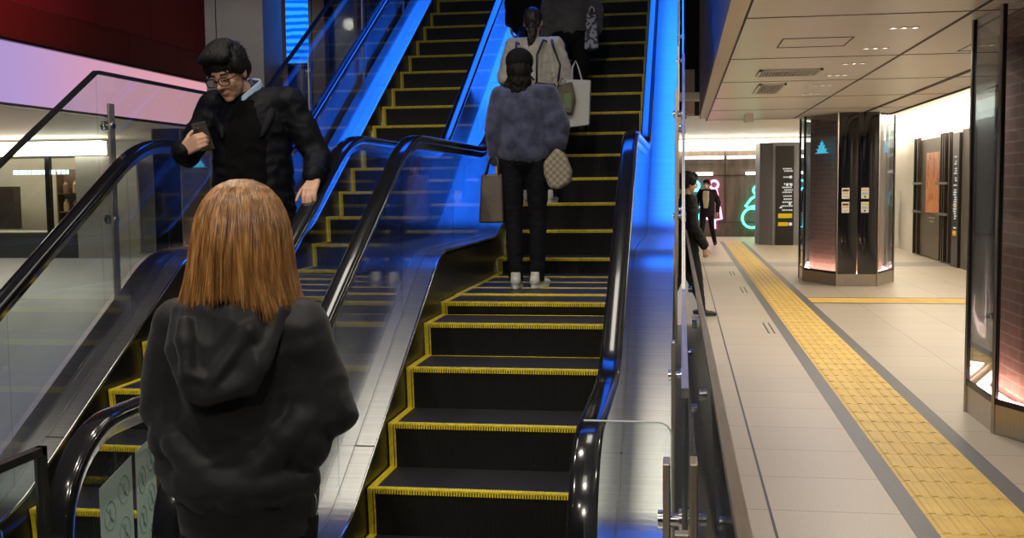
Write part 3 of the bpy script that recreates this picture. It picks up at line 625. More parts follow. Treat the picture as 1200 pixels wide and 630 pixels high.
for k in range(0, 22):                                  # newel turn, from the deck up and over
    a = -PI/2-PI*k/21; rail_path.append(Vector((0, 3.13+RN*1.05*math.cos(a), .905-RN+RN*math.sin(a))))
rail_path = [Vector((0, 3.5, .905-2*RN)), Vector((0, 3.3, .905-2*RN))]+rail_path[:-1]+[Vector((0, p.x, p.y)) for p in rail2]
rail_prof = []
for k in range(20):
    a = 2*PI*k/20; cx, sz = math.cos(a), math.sin(a)
    rail_prof.append((.041*math.copysign(abs(cx)**.55, cx), .0+.023*math.copysign(abs(sz)**.6, sz)))
chan_prof = [(-.016, -.055), (.016, -.055), (.022, -.020), (-.022, -.020)]
def rail_mesh(): return MB().sweep(rail_path, rail_prof).mesh('handrail', m_rubber, True)
def chan_mesh(): return MB().sweep(rail_path, chan_prof).mesh('handrail_channel', m_chrome)
ME_RAIL, ME_CHAN = rail_mesh(), chan_mesh()
ME_STEPS = {}
def step_meshes(riser):
    key = round(riser, 3)
    if key in ME_STEPS: return ME_STEPS[key]
    W = 1.0; D = .41; b = MB(); b.cur = 0
    b.add([(0, 0, 0), (W, 0, 0), (W, D, 0), (0, D, 0), (0, D, -.03), (W, D, -.03)], [(0, 1, 2, 3), (3, 2, 5, 4)])
    b.cur = 1; n = 5; pr = [(0., 0.)]
    for k in range(1, n+1): t = k/n; pr.append((.018*math.sin(t*PI/2), -max(riser, .01)*t-.02*t))
    vs = []
    for y, z in pr: vs += [(0, y, z), (W, y, z)]
    b.add(vs, [(2*i, 2*i+2, 2*i+3, 2*i+1) for i in range(n)])
    st = b.mesh('step', [m_tread, m_riser])
    y = MB(); e = .0025
    y.box(0, W, -.003, .028, -.004, e)                                    # front line with its comb teeth
    N = 84
    for k in range(N):
        x = (k+.5)*W/N; y.box(x-.0036, x+.0036, -.006, .034, -min(.020, riser*.6+.004), e+.001)
    y.box(0, .034, .03, D, -.002, e); y.box(W-.034, W, .03, D, -.002, e)      # side lines on the tread
    y.box(.034, W-.034, D-.016, D, -.002, e*.7)                              # rear line
    if riser > .05:
        for i in range(n):
            (ya, za), (yb, zb) = pr[i], pr[i+1]
            for xa, xb in ((0, .022), (.026, .034), (W-.022, W), (W-.034, W-.026)):
                y.add([(xa, ya-.004, za), (xb, ya-.004, za), (xb, yb-.004, zb), (xa, yb-.004, zb)], [(0, 3, 2, 1)])
    ym = y.mesh('demarcation_line', m_yellow)
    ME_STEPS[key] = (st, ym); return ME_STEPS[key]
def noses(y_up, z_up, lower):
    up = []
    y, z = y_up, z_up
    while y < YEND-.3: up.append((y, z)); y += .35; z += .2021
    return lower+up
N_RIGHT = noses(8.259, 1.276, [(3.35, .006), (3.755, .012), (4.118, .10), (4.468, .309), (4.823, .517), (5.175, .72), (5.56, .893), (5.979, .962), (6.384, .968), (6.79, .968), (7.195, .968), (7.6, .972), (7.895, 1.085)])
N_LEFT = noses(8.11, 1.18, [(3.20, .006), (3.605, .010), (3.96, .06), (4.32, .206), (4.67, .408), (5.02, .61), (5.38, .80), (5.76, .935), (6.15, .968), (6.555, .968), (6.96, .968), (7.36, .972), (7.755, 1.005)])
ys_g = [p.x for p in rail2]+[p.x for p in deck2]; ys_g = sorted(set(round(y, 4) for y in ys_g if y >= 3.13))
def sub(y0, y1):
    l = [y for y in ys_g if y0+1e-4 < y < y1-1e-4]; return [y0]+l+[y1]
def glass_panel(x, y0, y1, parent, first=False):
    ys = sub(y0, y1); b = MB()
    b.strip([(y, zat(deck2, y)-.02) for y in ys], [(y, zat(rail2, y)-.05) for y in ys], x-.005, x+.005)
    if first:
        a0, a1 = ys[0], RN-.045; poly = []
        for k in range(0, 15):
            a = PI/2+PI*k/14; poly.append((3.13+a1*1.05*math.cos(a), .905-RN+a1*math.sin(a)))
        b.prism(poly+[(3.13, .19)], x-.005, x+.005)
    return b.build('glass_panel', m_glass, parent)
def escalator(label, xl, nos, xr_out, xl_out):
    """xl: left step edge; xl_out/xr_out: outer limits of the steel decks"""
    R = thing('escalator', label, 'escalator', (xl+.5, 3.0, 0)); ox, oy = xl+.5, 3.0
    def put(o): o.location = (-ox, -oy, 0); return o
    xr = xl+1.0
    zp = 0.
    for (y, z) in nos:
        rs = max(0.004, z-zp); zp = z
        sm, ym = step_meshes(rs)
        s = linko('step', sm, R, (xl-ox, y-oy, z)); linko('demarcation_line', ym, s)
    rails = (xl-.089, xr+.089)
    for x in rails:
        o = linko('handrail', ME_RAIL, R, (x-ox, -oy, 0)); linko('handrail_channel', ME_CHAN, o)
        cuts = [3.13, 4.35, 5.45, 6.75, 8.0, 9.4, 10.8, 12.2, 13.6, YEND]
        for i in range(len(cuts)-1): put(glass_panel(x, cuts[i]+.003, cuts[i+1]-.003, R, i == 0))
    yd = [p.x for p in deck2]
    for side, (xe, xg, xo) in enumerate(((xl-.006, xl-.10, xl_out), (xr+.006, xr+.10, xr_out))):
        sg = -1 if side == 0 else 1
        b = MB(); b.strip([(p.x, p.y-.03) for p in deck2], [(p.x, p.y) for p in deck2], min(xe, xg), max(xe, xg))
        put(b.build('inner_deck', m_steel, R, bevel=.004))
        e = MB(); path = [Vector((xe, p.x, p.y-.008)) for p in deck2]
        e.sweep(path, [(.007*math.cos(a*PI/4), .009*math.sin(a*PI/4)) for a in range(8)]); put(e.build('deck_edge_trim', m_chrome, R, True))
        b = MB(); b.strip([(p.x, max(.0, p.y-.62)) for p in deck2], [(p.x, p.y-.01) for p in deck2], min(xe, xe+sg*.012), max(xe, xe+sg*.012))
        put(b.build('skirt_panel', m_skirt, R))
        b = MB(); b.strip([(p.x, max(.0, p.y-.5)) for p in deck2], [(p.x, p.y+.004) for p in deck2], min(xg, xo), max(xg, xo))
        put(b.build('outer_deck', m_steel, R))
        j = MB()
        for y in (4.62, 6.0, 8.6, 10.4):
            z = zat(deck2, y); s0 = (zat(deck2, y+.02)-zat(deck2, y-.02))/.04
            j.add([(min(xe, xg), y-.003, z-.003*s0+.0012), (max(xe, xg), y-.003, z-.003*s0+.0012), (max(xe, xg), y+.003, z+.003*s0+.0012), (min(xe, xg), y+.003, z+.003*s0+.0012)], [(0, 1, 2, 3)])
        put(j.build('deck_joint', m_dkcap, R))
    b = MB(); b.box(xl-.08, xr+.08, 2.2, 3.36, .0, .008); put(b.build('landing_plate', m_steel2, R))
    b = MB(); b.box(xl, xr, 3.30, 3.36, .006, .013)
    for k in range(60): x = xl+(k+.5)/60; b.box(x-.004, x+.004, 3.36, 3.41, .004, .012)
    put(b.build('comb_plate', m_yellow, R))
    return R
XL1, XL2 = -2.86, -1.351
E1 = escalator('descending escalator on the left, carrying the man with the phone', XL1, N_LEFT, -1.605, -3.12)
E2 = escalator('ascending escalator beside the corridor, carrying the women seen from behind', XL2, N_RIGHT, -.045, -1.605)
# pictogram stickers on the newel glass of the left escalator
m_sticker = mk('sticker_sheet', 'b9cfc4', .6, em='b9cfc4', es=.0); m_stink = mk('sticker_ink', '7d978d', .6)
xs = XL1+1.0+.089+.0062
def sticker(y0, y1, z0, za, zb, parent):
    b = MB(); b.prism([(y0, z0), (y1, z0), (y1, zb), (y0, za)], xs, xs+.0012)
    s = b.build('pictogram_sticker', m_sticker, parent); s.location = (-parent.location.x, -parent.location.y, 0)
    k = MB(); w = y1-y0
    for r in range(3):
        for c in range(2):
            cy, cz = y0+w*(.28+.44*c), za-.1-r*.135+.06*c
            if cz < z0+.05: continue
            ring = [(xs+.0014, cy+w*.17*math.cos(a*PI/10), cz+.045*math.sin(a*PI/10)) for a in range(20)]
            k.tube(ring, .0016, 4, closed=True)
            k.tube([(xs+.0014, cy, cz+.022), (xs+.0014, cy, cz-.01)], .003, 5); k.tube([(xs+.0014, cy-w*.06, cz-.025), (xs+.0014, cy, cz-.005), (xs+.0014, cy+w*.07, cz-.025)], .002, 5)
            k.tube([(xs+.0014, cy-w*.12, cz+.03), (xs+.0014, cy+w*.12, cz-.03)], .0014, 4)
    p = k.build('pictogram', m_stink, s); return s
sticker(3.02, 3.22, .27, .70, .755, E1); sticker(3.245, 3.38, .27, .76, .79, E1)
# ------------------------------------------------------------------ glass guards outside the escalators
guard_top = fillet([(1.75, 1.24), (3.80, 1.24), (5.54, 2.262), (7.80, 2.262), (YEND, 2.262+(YEND-7.80)*T30)], [.06, .06, .06])
gy = sorted(set([round(p.x, 4) for p in guard_top]+[round(p.x, 4) for p in deck2]))
def guard(label, x, y0, capmat, sgn, posts, capw):
    R = thing('glass_guard', label, 'guard', (x, y0, 0))
    cuts = [y0, 3.80, 5.54, 7.80, 9.4, 11.0, 12.6, YEND]
    for a, b_ in zip(cuts, cuts[1:]):
        ys = [a+.004]+[y for y in gy if a+.01 < y < b_-.01]+[b_-.004]
        b = MB(); b.strip([(y, zat(deck2, y)+.0 if y > 2.95 else .21) for y in ys], [(y, zat(guard_top, y)-.006) for y in ys], x-.005, x+.005)
        o = b.build('glass_panel', m_gglass, R); o.location = (-x, -y0, 0)
    path = [Vector((x, p.x, p.y)) for p in guard_top if p.x > y0]
    path = [Vector((x, y0, zat(guard_top, y0)))]+path
    o = MB().sweep(path, [(-capw/2, -.012), (capw/2, -.012), (capw/2, .006), (-capw/2, .006)]).build('top_cap', capmat, R); o.location = (-x, -y0, 0)
    for y in posts:
        zt = zat(guard_top, y)-.17; zb = zat(deck2, y)-.25 if y > 2.95 else 0.
        b = MB(); b.box(x-sgn*.018-.006 if sgn > 0 else x+.03, x-.012 if sgn > 0 else x+.042, y-.03, y+.03, zb, zt)
        if sgn > 0: b = MB(); b.box(x-.042, x-.028, y-.032, y+.032, zb, zt)
        p = b.build('post', m_bronze, R, bevel=.002); p.location = (-x, -y0, 0)
        for dz in (-.10, -.62):
            z = zt+dz-.02
            if z < zat(deck2, y)+.05: continue
            c = MB(); xx = -1 if sgn > 0 else 1
            c.cyl((x+xx*.034, y, z), (x+xx*.006, y, z), .014, 14); c.cyl((x-xx*.006, y, z), (x-xx*.016, y, z), .026, 18); c.cyl((x+xx*.005, y, z), (x+xx*.011, y, z), .024, 18); c.cyl((x+xx*.04, y, z), (x+xx*.052, y, z), .019, 12)
            q = c.build('standoff', m_chrome, R, auto=.6); q.location = (-x, -y0, 0)
    return R
GR = guard('tall frameless glass guard along the corridor side of the escalators', .006, 1.95, m_cap, 1, [2.12, 3.78, 5.62, 7.25, 8.9, 10.5, 12.1], .013)
GL = guard('tall glass guard with dark top edge left of the descending escalator', -3.16, 1.8, m_dkcap, -1, [2.3, 3.95, 5.62, 7.25, 8.9, 10.5, 12.1], .03)
o = MB().box(.014, .028, 1.86, 1.92, .0, 1.13).box(-.012, .014, 1.875, 1.905, .96, 1.0).build('end_post', m_bronze, GR, bevel=.002); o.location = (-.006, -1.95, 0)
# acrylic climb barrier across the outer deck
A = thing('acrylic_barrier', 'clear acrylic plate with rounded corner across the steel deck beside the right handrail', 'barrier', (-.12, 2.42, 0))
pl = [(-.22, .215), (-.022, .215)]+[(-.022-.03+.03*math.cos(a*PI/12), 1.08-.03+.03*math.sin(a*PI/12)) for a in range(7)]+[(-.22, 1.08)]
o = MB().prism(pl, 2.417, 2.423, 'Y').build('plate', m_acryl, A); o.location = (.12, -2.42, 0)
rim = [(-.022, 2.42, .215)]+[(x, 2.42, z) for x, z in pl[2:]]
o = MB().tube(rim, .0022, 6).build('polished_rim', m_edge, A); o.location = (.12, -2.42, 0)
o = MB().box(-.20, -.04, 2.40, 2.44, .205, .235).build('clamp', m_steel2, A, bevel=.003); o.location = (.12, -2.42, 0)
# steel plinth under the guard and barrier where the outer deck begins
P = MB().box(-.255, -.045, 1.9, 2.945, 0., .209).build('deck_plinth', m_steel, None, bevel=.004); tag(P, 'low brushed steel plinth at the foot of the right handrail', 'plinth')
# barrier between the two landings, nearest the lower left corner
B = thing('queue_barrier', 'dark framed glass barrier in the lower left corner, before the escalator newels', 'barrier', (-1.56, 1.9, 0))
bx = -1.56
for nm, m, mb in (('frame', m_dkcap, MB().box(bx-.012, bx+.012, .9, 2.42, .965, .985).box(bx-.012, bx+.012, 2.40, 2.42, 0, .985).box(bx-.012, bx+.012, .9, .92, 0, .985).box(bx-.012, bx+.012, .9, 2.42, .04, .07)),
                  ('glass_panel', m_gglass, MB().box(bx-.004, bx+.004, .92, 2.40, .07, .965)),
                  ('inner_rail', m_chrome, MB().tube([(bx-.06, .95, .50), (bx-.06, 1.9, .74), (bx-.06, 2.2, .84), (bx-.06, 2.3, .80), (bx-.06, 2.34, .1)], .02, 10))):
    o = mb.build(nm, m, B); o.location = (1.56, -1.9, 0)
# ------------------------------------------------------------------ setting
def tilemat(name, c1, c2, joint, bw, rh, loc, rough, jw=.004, speck=.06, spec=.5):
    M = NT(name); b = M.b; b.inputs['Roughness'].default_value = rough; b.inputs['Specular IOR Level'].default_value = spec
    v = M.coord((1, 1, 1), loc=loc); br = M.new('ShaderNodeTexBrick'); br.offset = 0.; br.squash = 1.
    br.inputs['Scale'].default_value = 1.; br.inputs['Brick Width'].default_value = bw; br.inputs['Row Height'].default_value = rh
    br.inputs['Mortar Size'].default_value = jw; br.inputs['Mortar Smooth'].default_value = .1; br.inputs['Bias'].default_value = 0.
    br.inputs['Color1'].default_value = lin(c1); br.inputs['Color2'].default_value = lin(c2); br.inputs['Mortar'].default_value = lin(joint)
    M.link(v, br.inputs['Vector'])
    n = M.noise(130., v, 2.); mx = M.new('ShaderNodeMix'); mx.data_type = 'RGBA'; mx.blend_type = 'MULTIPLY'; mx.inputs[0].default_value = 1.
    M.link(br.outputs['Color'], mx.inputs[6]); M.link(M.ramp(n, [(.35, (1-speck*2.2,)*3), (.6, (1, 1, 1))]), mx.inputs[7]); M.link(mx.outputs[2], b.inputs['Base Color'])
    return M.m
m_floor = tilemat('beige_stone_tile', (.51, .44, .35), (.475, .41, .325), (.20, .17, .14), .64, .63, (-.43, -.36, 0), .42, .004, .10)
m_floorl = tilemat('grey_stone_tile', (.36, .34, .36), (.33, .32, .34), (.2, .2, .2), 1.26, 1.26, (0, 0, 0), .35, .003, .05)
m_band = mk('grey_border_stone', (.115, .112, .115), .5, var=.15, vs=80)
m_band2 = mk('pale_grey_band', (.27, .255, .235), .5, var=.1, vs=60)
m_tact = mk('tactile_yellow', (.66, .44, .10), .55, var=.10, vs=5)
m_drain = mk('drain_slot', (.03, .028, .025), .5)
m_ceil = mk('ceiling_panel', (.90, .89, .87), .30, var=.03, vs=.6)
m_ceil2 = mk('ceiling_cream', (.82, .78, .68), .5)
m_seam = mk('dark_seam', (.03, .025, .022), .6)
m_white = mk('white_wall', (.78, .75, .70), .5)
m_cove = emis('cove_light', (1., .88, .68), 10.)
m_brown = NT('brown_stone_wall')
_v = m_brown.coord((1, 1, .18)); m_brown.link(m_brown.ramp(m_brown.noise(9., _v, 6.), [(.3, (.085, .064, .050)), (.7, (.15, .12, .10))]), m_brown.b.inputs['Base Color']); m_brown.b.inputs['Roughness'].default_value = .4; m_brown = m_brown.m
m_conc = mk('grey_cladding', (.24, .24, .27), .5, .2, var=.12, vs=6, stretch=(1, 1, .1))
m_dark = mk('dark_void', (.008, .008, .01), .6)
m_navy = mk('navy_panel', (.02, .035, .12), .3, coat=.3)
m_greyp = mk('grey_wall_panel', (.30, .29, .275), .5, var=.06, vs=3)
m_blk = mk('black_frame', (.012, .012, .013), .3, .3)
m_blackgloss = mk('black_mirror_panel', (.006, .006, .008), .04, 0., coat=1., bump=.012, bs=1.3, bd=.2)
m_plinth = brushed('pillar_plinth', (.50, .46, .42), .3, (60, 60, 3))

fl = struct(MB().box(-.02, 9, -8, 36, -.2, 0).build('floor', m_floor))
fl2 = struct(MB().box(-20, -.02, -8, 36, -.2, 0.).build('floor', m_floorl))
# grey borders beside the tactile strip, pale cross band, drain slot
for k, (x0, x1) in enumerate(((1.062, 1.168), (1.645, 1.755))):
    struct(MB().box(x0, x1, -8, 31.4, -.01, .002).build('trim_%d' % (k+1), m_band))
struct(MB().box(.02, 5.25, 21.9, 23.0, -.01, .0015).build('trim_3', m_band2))
struct(MB().box(1.755, 5.25, 15.02, 15.12, -.01, .002).box(1.755, 5.25, 15.74, 15.84, -.01, .002).build('trim_4', m_band))
struct(MB().box(.428, .440, -8, 23, -.01, .0015).build('trim_5', m_drain))
# tactile paving: raised bar tiles
def tactile(name, label, x0, x1, y0, y1, along):
    b = MB(); b.box(x0, x1, y0, y1, -.01, .003)
    R = b.build(name, m_tact); tag(R, label, 'tactile paving')
    k = MB(); p = .3
    if along == 'Y':
        w = (x1-x0); nb = 6
        for i in range(int((y1-y0)/p)):
            ya = y0+i*p
            for j in range(nb):
                xc = x0+(j+.5)*w/nb; k.prism([(xc-.021, .003), (xc-.012, .008), (xc+.012, .008), (xc+.021, .003)], ya+.015, ya+p-.015, 'Y')
    else:
        nb = 6
        for i in range(int((x1-x0)/p)):
            xa = x0+i*p
            for j in range(nb):
                yc = y0+(j+.5)*(y1-y0)/nb; k.prism([(yc-.021, .003), (yc-.012, .008), (yc+.012, .008), (yc+.021, .003)], xa+.015, xa+p-.015, 'X')
    tag(k.build('raised_bars', m_tact, R), kind='stuff')
    s = MB()
    if along == 'Y':
        for i in range(1, int((y1-y0)/p)): s.box(x0, x1, y0+i*p-.002, y0+i*p+.002, 0, .0036)
        s.box((x0+x1)/2-.002, (x0+x1)/2+.002, y0, y1, 0, .0036)
    tag(s.build('joints', mk('tactile_joint', (.30, .2, .06), .6), R), kind='stuff') if along == 'Y' else None
    return R
tactile('tactile_paving', 'long yellow tactile strip running down the corridor between grey borders', 1.168, 1.645, -.3, 31.4, 'Y')
tactile('tactile_paving', 'yellow tactile branch crossing the corridor in front of the middle pillar', 1.755, 5.25, 15.12, 15.74, 'X')
# small steel inspection slots in the floor beside the strip
for (x, y, lb) in ((.98, 12.4, 'paired steel floor slots left of the tactile strip, nearest of the three'), (.95, 16.9, 'steel floor slot left of the tactile strip, middle of the three'), (.92, 20.1, 'small steel floor slot left of the tactile strip, farthest of the three')):
    b = MB(); b.box(x-.05, x-.035, y-.45, y+.45, 0, .004); b.box(x+.01, x+.025, y-.45, y+.45, 0, .004)
    tag(b.build('floor_slot', m_drain), lb, 'floor slot', 'floor slots by the tactile strip')
# ceilings
struct(MB().box(.30, 3.30, 2, 19.0, 2.72, 2.80).build('ceiling', m_ceil))
sm = MB(); sx = 1.868
sm.box(sx-.011, sx+.011, 2, 19.0, 2.7155, 2.722); sm.box(2.79, 2.85, 2, 19.0, 2.714, 2.722); sm.box(3.28, 3.302, 2, 19, 2.70, 2.80)
for y in (3.1, 5.4, 7.5, 9.9, 12.1, 14.3, 16.6, 19.0): sm.box(.40, 3.3, y-.006, y+.006, 2.7165, 2.722)
struct(sm.build('trim_6', m_seam))
struct(MB().box(-2.2, 9, 19.0, 36, 3.08, 3.2).box(3.30, 9, 2, 19.0, 3.08, 3.2).box(.3, 3.3, 18.96, 19.0, 2.72, 3.1).build('ceiling', m_ceil2))
for (x0, x1, y0, y1, lb) in ((.76, 1.29, 8.6, 9.15, 'square ceiling access hatch outline nearest the escalators'), (2.3, 2.78, 9.3, 9.75, 'ceiling access hatch outline beside the near right pillar')):
    b = MB()
    b.box(x0, x1, y0, y0+.008, 2.716, 2.721); b.box(x0, x1, y1-.008, y1, 2.716, 2.721); b.box(x0, x0+.008, y0, y1, 2.716, 2.721); b.box(x1-.008, x1, y0, y1, 2.716, 2.721)
    tag(b.build('ceiling_hatch', m_seam), lb, 'hatch', 'ceiling hatches')
# ceiling vents
def vent(x0, x1, y0, y1, label, n):
    R = thing('ceiling_vent', label, 'vent', ((x0+x1)/2, (y0+y1)/2, 2.72), 0, 'ceiling vents'); cx, cy = (x0+x1)/2, (y0+y1)/2
    w, d = (x1-x0)/2, (y1-y0)/2
    MB().box(-w, w, -d, -d+.03, -.02, 0).box(-w, w, d-.03, d, -.02, 0).box(-w, -w+.03, -d, d, -.02, 0).box(w-.03, w, -d, d, -.02, 0).build('frame', mk('vent_frame', (.75, .74, .72), .4), R)
    MB().box(-w+.03, w-.03, -d+.03, d-.03, -.003, -.001).build('backing', m_seam, R)
    b = MB()
    for i in range(n):
        x = -w+.05+(2*w-.1)*i/(n-1); b.box(x-.006, x+.006, -d+.03, d-.03, -.018, -.002)
    b.build('louvre', mk('vent_louvre', (.70, .69, .67), .4), R)
vent(.74, 1.34, 10.85, 11.40, 'grey slatted ceiling vent nearer the camera of the two', 18)
vent(.84, 1.14, 12.35, 13.55, 'narrower ceiling vent beyond the first one', 7)
# downlights: triple clusters
m_dl = emis('downlight_lens', (1., .93, .82), 14.)
m_ring = mk('downlight_ring', (.8, .79, .76), .3, .2)
mr = MB(); ml = MB()
for i in (-1, 0, 1):
    mr.tube([(i*.075+.028*math.cos(a*PI/8), .028*math.sin(a*PI/8), -.003) for a in range(16)], .005, 6, closed=True)
    ml.cyl((i*.075, 0, -.003), (i*.075, 0, .0), .016, 14)
mer, mel = mr.mesh('trim_ring', m_ring, True), ml.mesh('lens', m_dl)
names_dl = ['nearest', 'second', 'third', 'fourth', 'fifth', 'sixth']
for i, y in enumerate((8.19, 9.36, 10.49, 11.58, 12.73, 13.85)):
    R = thing('downlight', 'small triple ceiling downlight, %s of the row above the tactile strip' % names_dl[i], 'ceiling light', (1.57, y, 2.72), 0, 'row of triple downlights')
    linko('trim_ring', mer, R); linko('lens', mel, R)
# ceiling sensor box and hanging bracket
o = MB().box(.98, 1.12, 17.6, 17.9, 2.60, 2.72).build('ceiling_sensor', m_white, bevel=.01); tag(o, 'small white box fixed under the far edge of the flat ceiling', 'sensor')
# bulkhead between corridor ceiling and escalator void
m_bulk = mk('bulkhead_panel', (.34, .33, .35), .35, .3, var=.08, vs=3, stretch=(60, 1, 6))
struct(MB().box(.285, .30, 2.5, 18.3, 2.78, 7.5).build('wall_bulkhead', m_bulk))
struct(MB().box(.285, .412, 2.5, 18.3, 2.70, 2.78).build('trim_7', m_bronze))
struct(MB().box(.405, .42, 2.5, 18.9, 2.70, 2.735).build('trim_8', m_seam))
struct(MB().box(.0, .215, 19.3, 19.5, 2.84, 3.62).build('wall_lintel', mk('pinkbeige_panel', (.62, .50, .46), .5)))
struct(MB().box(-.6, .3, 19.5, 19.7, 2.84, 8).build('wall_void', m_dark))
# far brown wall
struct(MB().box(-2.2, 9, 34.4, 34.6, 0, 3.08).build('wall_far', m_brown))
b = MB()
for x in (-.9, 1.33, 3.55): b.box(x-.012, x+.012, 34.38, 34.41, .45, 2.65)
b.box(-2.2, 9, 34.38, 34.41, 1.90, 1.92); b.box(-2.2, 9, 34.38, 34.41, .44, .46)
struct(b.build('trim_9', m_seam))
cv = MB().box(-2.2, 7, 34.1, 34.38, 2.68, 3.0).build('light_cove', m_cove); tag(cv, 'long white glowing light band along the top of the far brown wall', 'light band')
m_streak = emis('reflection_glow', (1., .95, .85), 5.)  # glowing tubes imitate cove reflections on the polished far wall
for x0, x1, z, lb in ((.0, 1.28, 2.46, 'left one of the two long glowing bars imitating reflections on the brown far wall'), (1.38, 2.6, 2.46, 'right one of the two long glowing bars imitating reflections on the brown far wall'), (.35, .95, 1.96, 'short glowing bar imitating a reflection above the walking man on the far wall'), (1.95, 2.5, 1.96, 'short glowing bar imitating a reflection beside the grey sign pillar')):
    R = thing('reflection_streak', lb, 'imitated reflection', ((x0+x1)/2, 34.3, z), 0, 'imitated reflections on the far wall'); w = (x1-x0)/2
    MB().tube([(-w, 0, 0), (w, 0, 0)], .045, 10).build('tube', m_streak, R); MB().box(-w, w, .03, .09, -.03, .03).build('backing', m_white, R)  # tube and backing of each imitated reflection
# neon pictograms
def neon(name, label, loc, paths, col, s):
    R = thing(name, label, 'neon sign', loc, 0, 'neon pictograms on the far wall')
    m = emis(name+'_glow', col, s); b = MB()
    for pts, cl in paths: b.tube([(x, 0, z) for x, z in pts], .034, 8, closed=cl)
    b.build('tube', m, R, True)
    c = MB()
    for pts, cl in paths:
        for (x, z) in pts[::max(1, len(pts)//3)]: c.cyl((x, .03, z), (x, .12, z), .012, 8)
    c.build('bracket', m_blk, R)
def circ(cx, cz, r, n=24): return [(cx+r*math.cos(2*PI*k/n), cz+r*math.sin(2*PI*k/n)) for k in range(n)]
half = [(.07, -.15), (.13, -.42), (.235, -1.06), (.03, -1.09), (.03, -1.36)]
person_out = half+[(-x, z) for x, z in half[::-1]]
neon('neon_pictogram', 'pink neon figure on the far wall behind the walking man', (.985, 34.28, 1.62), [(circ(0, 0, .125), True), (person_out, True)], (1., .28, .55), 5)
neon('neon_pictogram', 'cyan neon figure on the far wall partly behind the man in black', (.40, 34.28, 1.60), [(circ(0, 0, .13), True), (([(.1, -.16), (.24, -.32), (.24, -.62), (.10, -.68), (.09, -1.3), (-.09, -1.3), (-.10, -.68), (-.24, -.62), (-.24, -.32), (-.1, -.16)]), True)], (.1, .75, 1.), 5)
neon('neon_pictogram', 'green neon wheelchair figure on the far wall beside the grey pillar', (2.32, 34.28, 1.44), [(circ(0, 0, .135), True), (circ(-.17, -.86, .30), True), ([(-.02, -.16), (-.20, -.26), (-.38, -.50), (-.30, -.54), (-.06, -.48)], False), ([(.10, -.16), (.14, -.40), (.13, -.62), (-.02, -.60)], False)], (.08, .9, .55), 5)
# ------------------------------------------------------------------ glass-clad pillars
m_pglass = glassmat('pillar_glass', (.80, .85, .88), 1.6, .0, (.22, .21, .21), .13)
m_core_brick = NT('brick_core')
_b = m_core_brick.new('ShaderNodeTexBrick'); _b.inputs['Scale'].default_value = 1.; _b.inputs['Brick Width'].default_value = .23; _b.inputs['Row Height'].default_value = .075; _b.inputs['Mortar Size'].default_value = .006
_b.inputs['Color1'].default_value = (.52, .25, .19, 1); _b.inputs['Color2'].default_value = (.44, .21, .16, 1); _b.inputs['Mortar'].default_value = (.6, .42, .36, 1)
_tc = m_core_brick.new('ShaderNodeTexCoord'); _sx = m_core_brick.new('ShaderNodeSeparateXYZ'); _cx = m_core_brick.new('ShaderNodeCombineXYZ'); _ad = m_core_brick.new('ShaderNodeMath'); _ad.operation = 'ADD'
m_core_brick.link(_tc.outputs['Object'], _sx.inputs[0]); m_core_brick.link(_sx.outputs['X'], _ad.inputs[0]); m_core_brick.link(_sx.outputs['Y'], _ad.inputs[1]); m_core_brick.link(_ad.outputs[0], _cx.inputs['X']); m_core_brick.link(_sx.outputs['Z'], _cx.inputs['Y'])
m_core_brick.link(_cx.outputs[0], _b.inputs['Vector']); m_core_brick.link(_b.outputs['Color'], m_core_brick.b.inputs['Base Color']); m_core_brick.b.inputs['Roughness'].default_value = .7; m_core_brick = m_core_brick.m
m_uplight = emis('pillar_uplight', (1., .62, .50), 40.)
m_emblem = emis('cyan_emblem', (.08, .62, .85), 1.6)
OCT = [(-.31, -1.26), (.31, -1.26), (.72, -.34), (.72, .34), (.31, 1.26), (-.31, 1.26), (-.72, .34), (-.72, -.34)]
def inset(d):
    out = []; n = len(OCT)
    for i in range(n):
        p, a, b = Vector(OCT[i]), Vector(OCT[i-1]), Vector(OCT[(i+1) % n])
        n0 = Vector((-(p-a).y, (p-a).x)).normalized(); n1 = Vector((-(b-p).y, (b-p).x)).normalized()
        m = (n0+n1).normalized(); out.append(tuple(p+m*d/max(m.dot(n0), .3)))
    return out
def emblem(M):
    b = MB()
    for w, z0, z1 in ((.19, 0, .016), (.13, .016, .06), (.155, .06, .075), (.085, .075, .115), (.11, .115, .13), (.045, .13, .165), (.065, .165, .175)):
        b.box(-w, w, -.004, .0, z0, z1, M)
    b.prism([(-.012, .175), (.012, .175), (0, .23)], -.004, 0, 'Y', M); return b
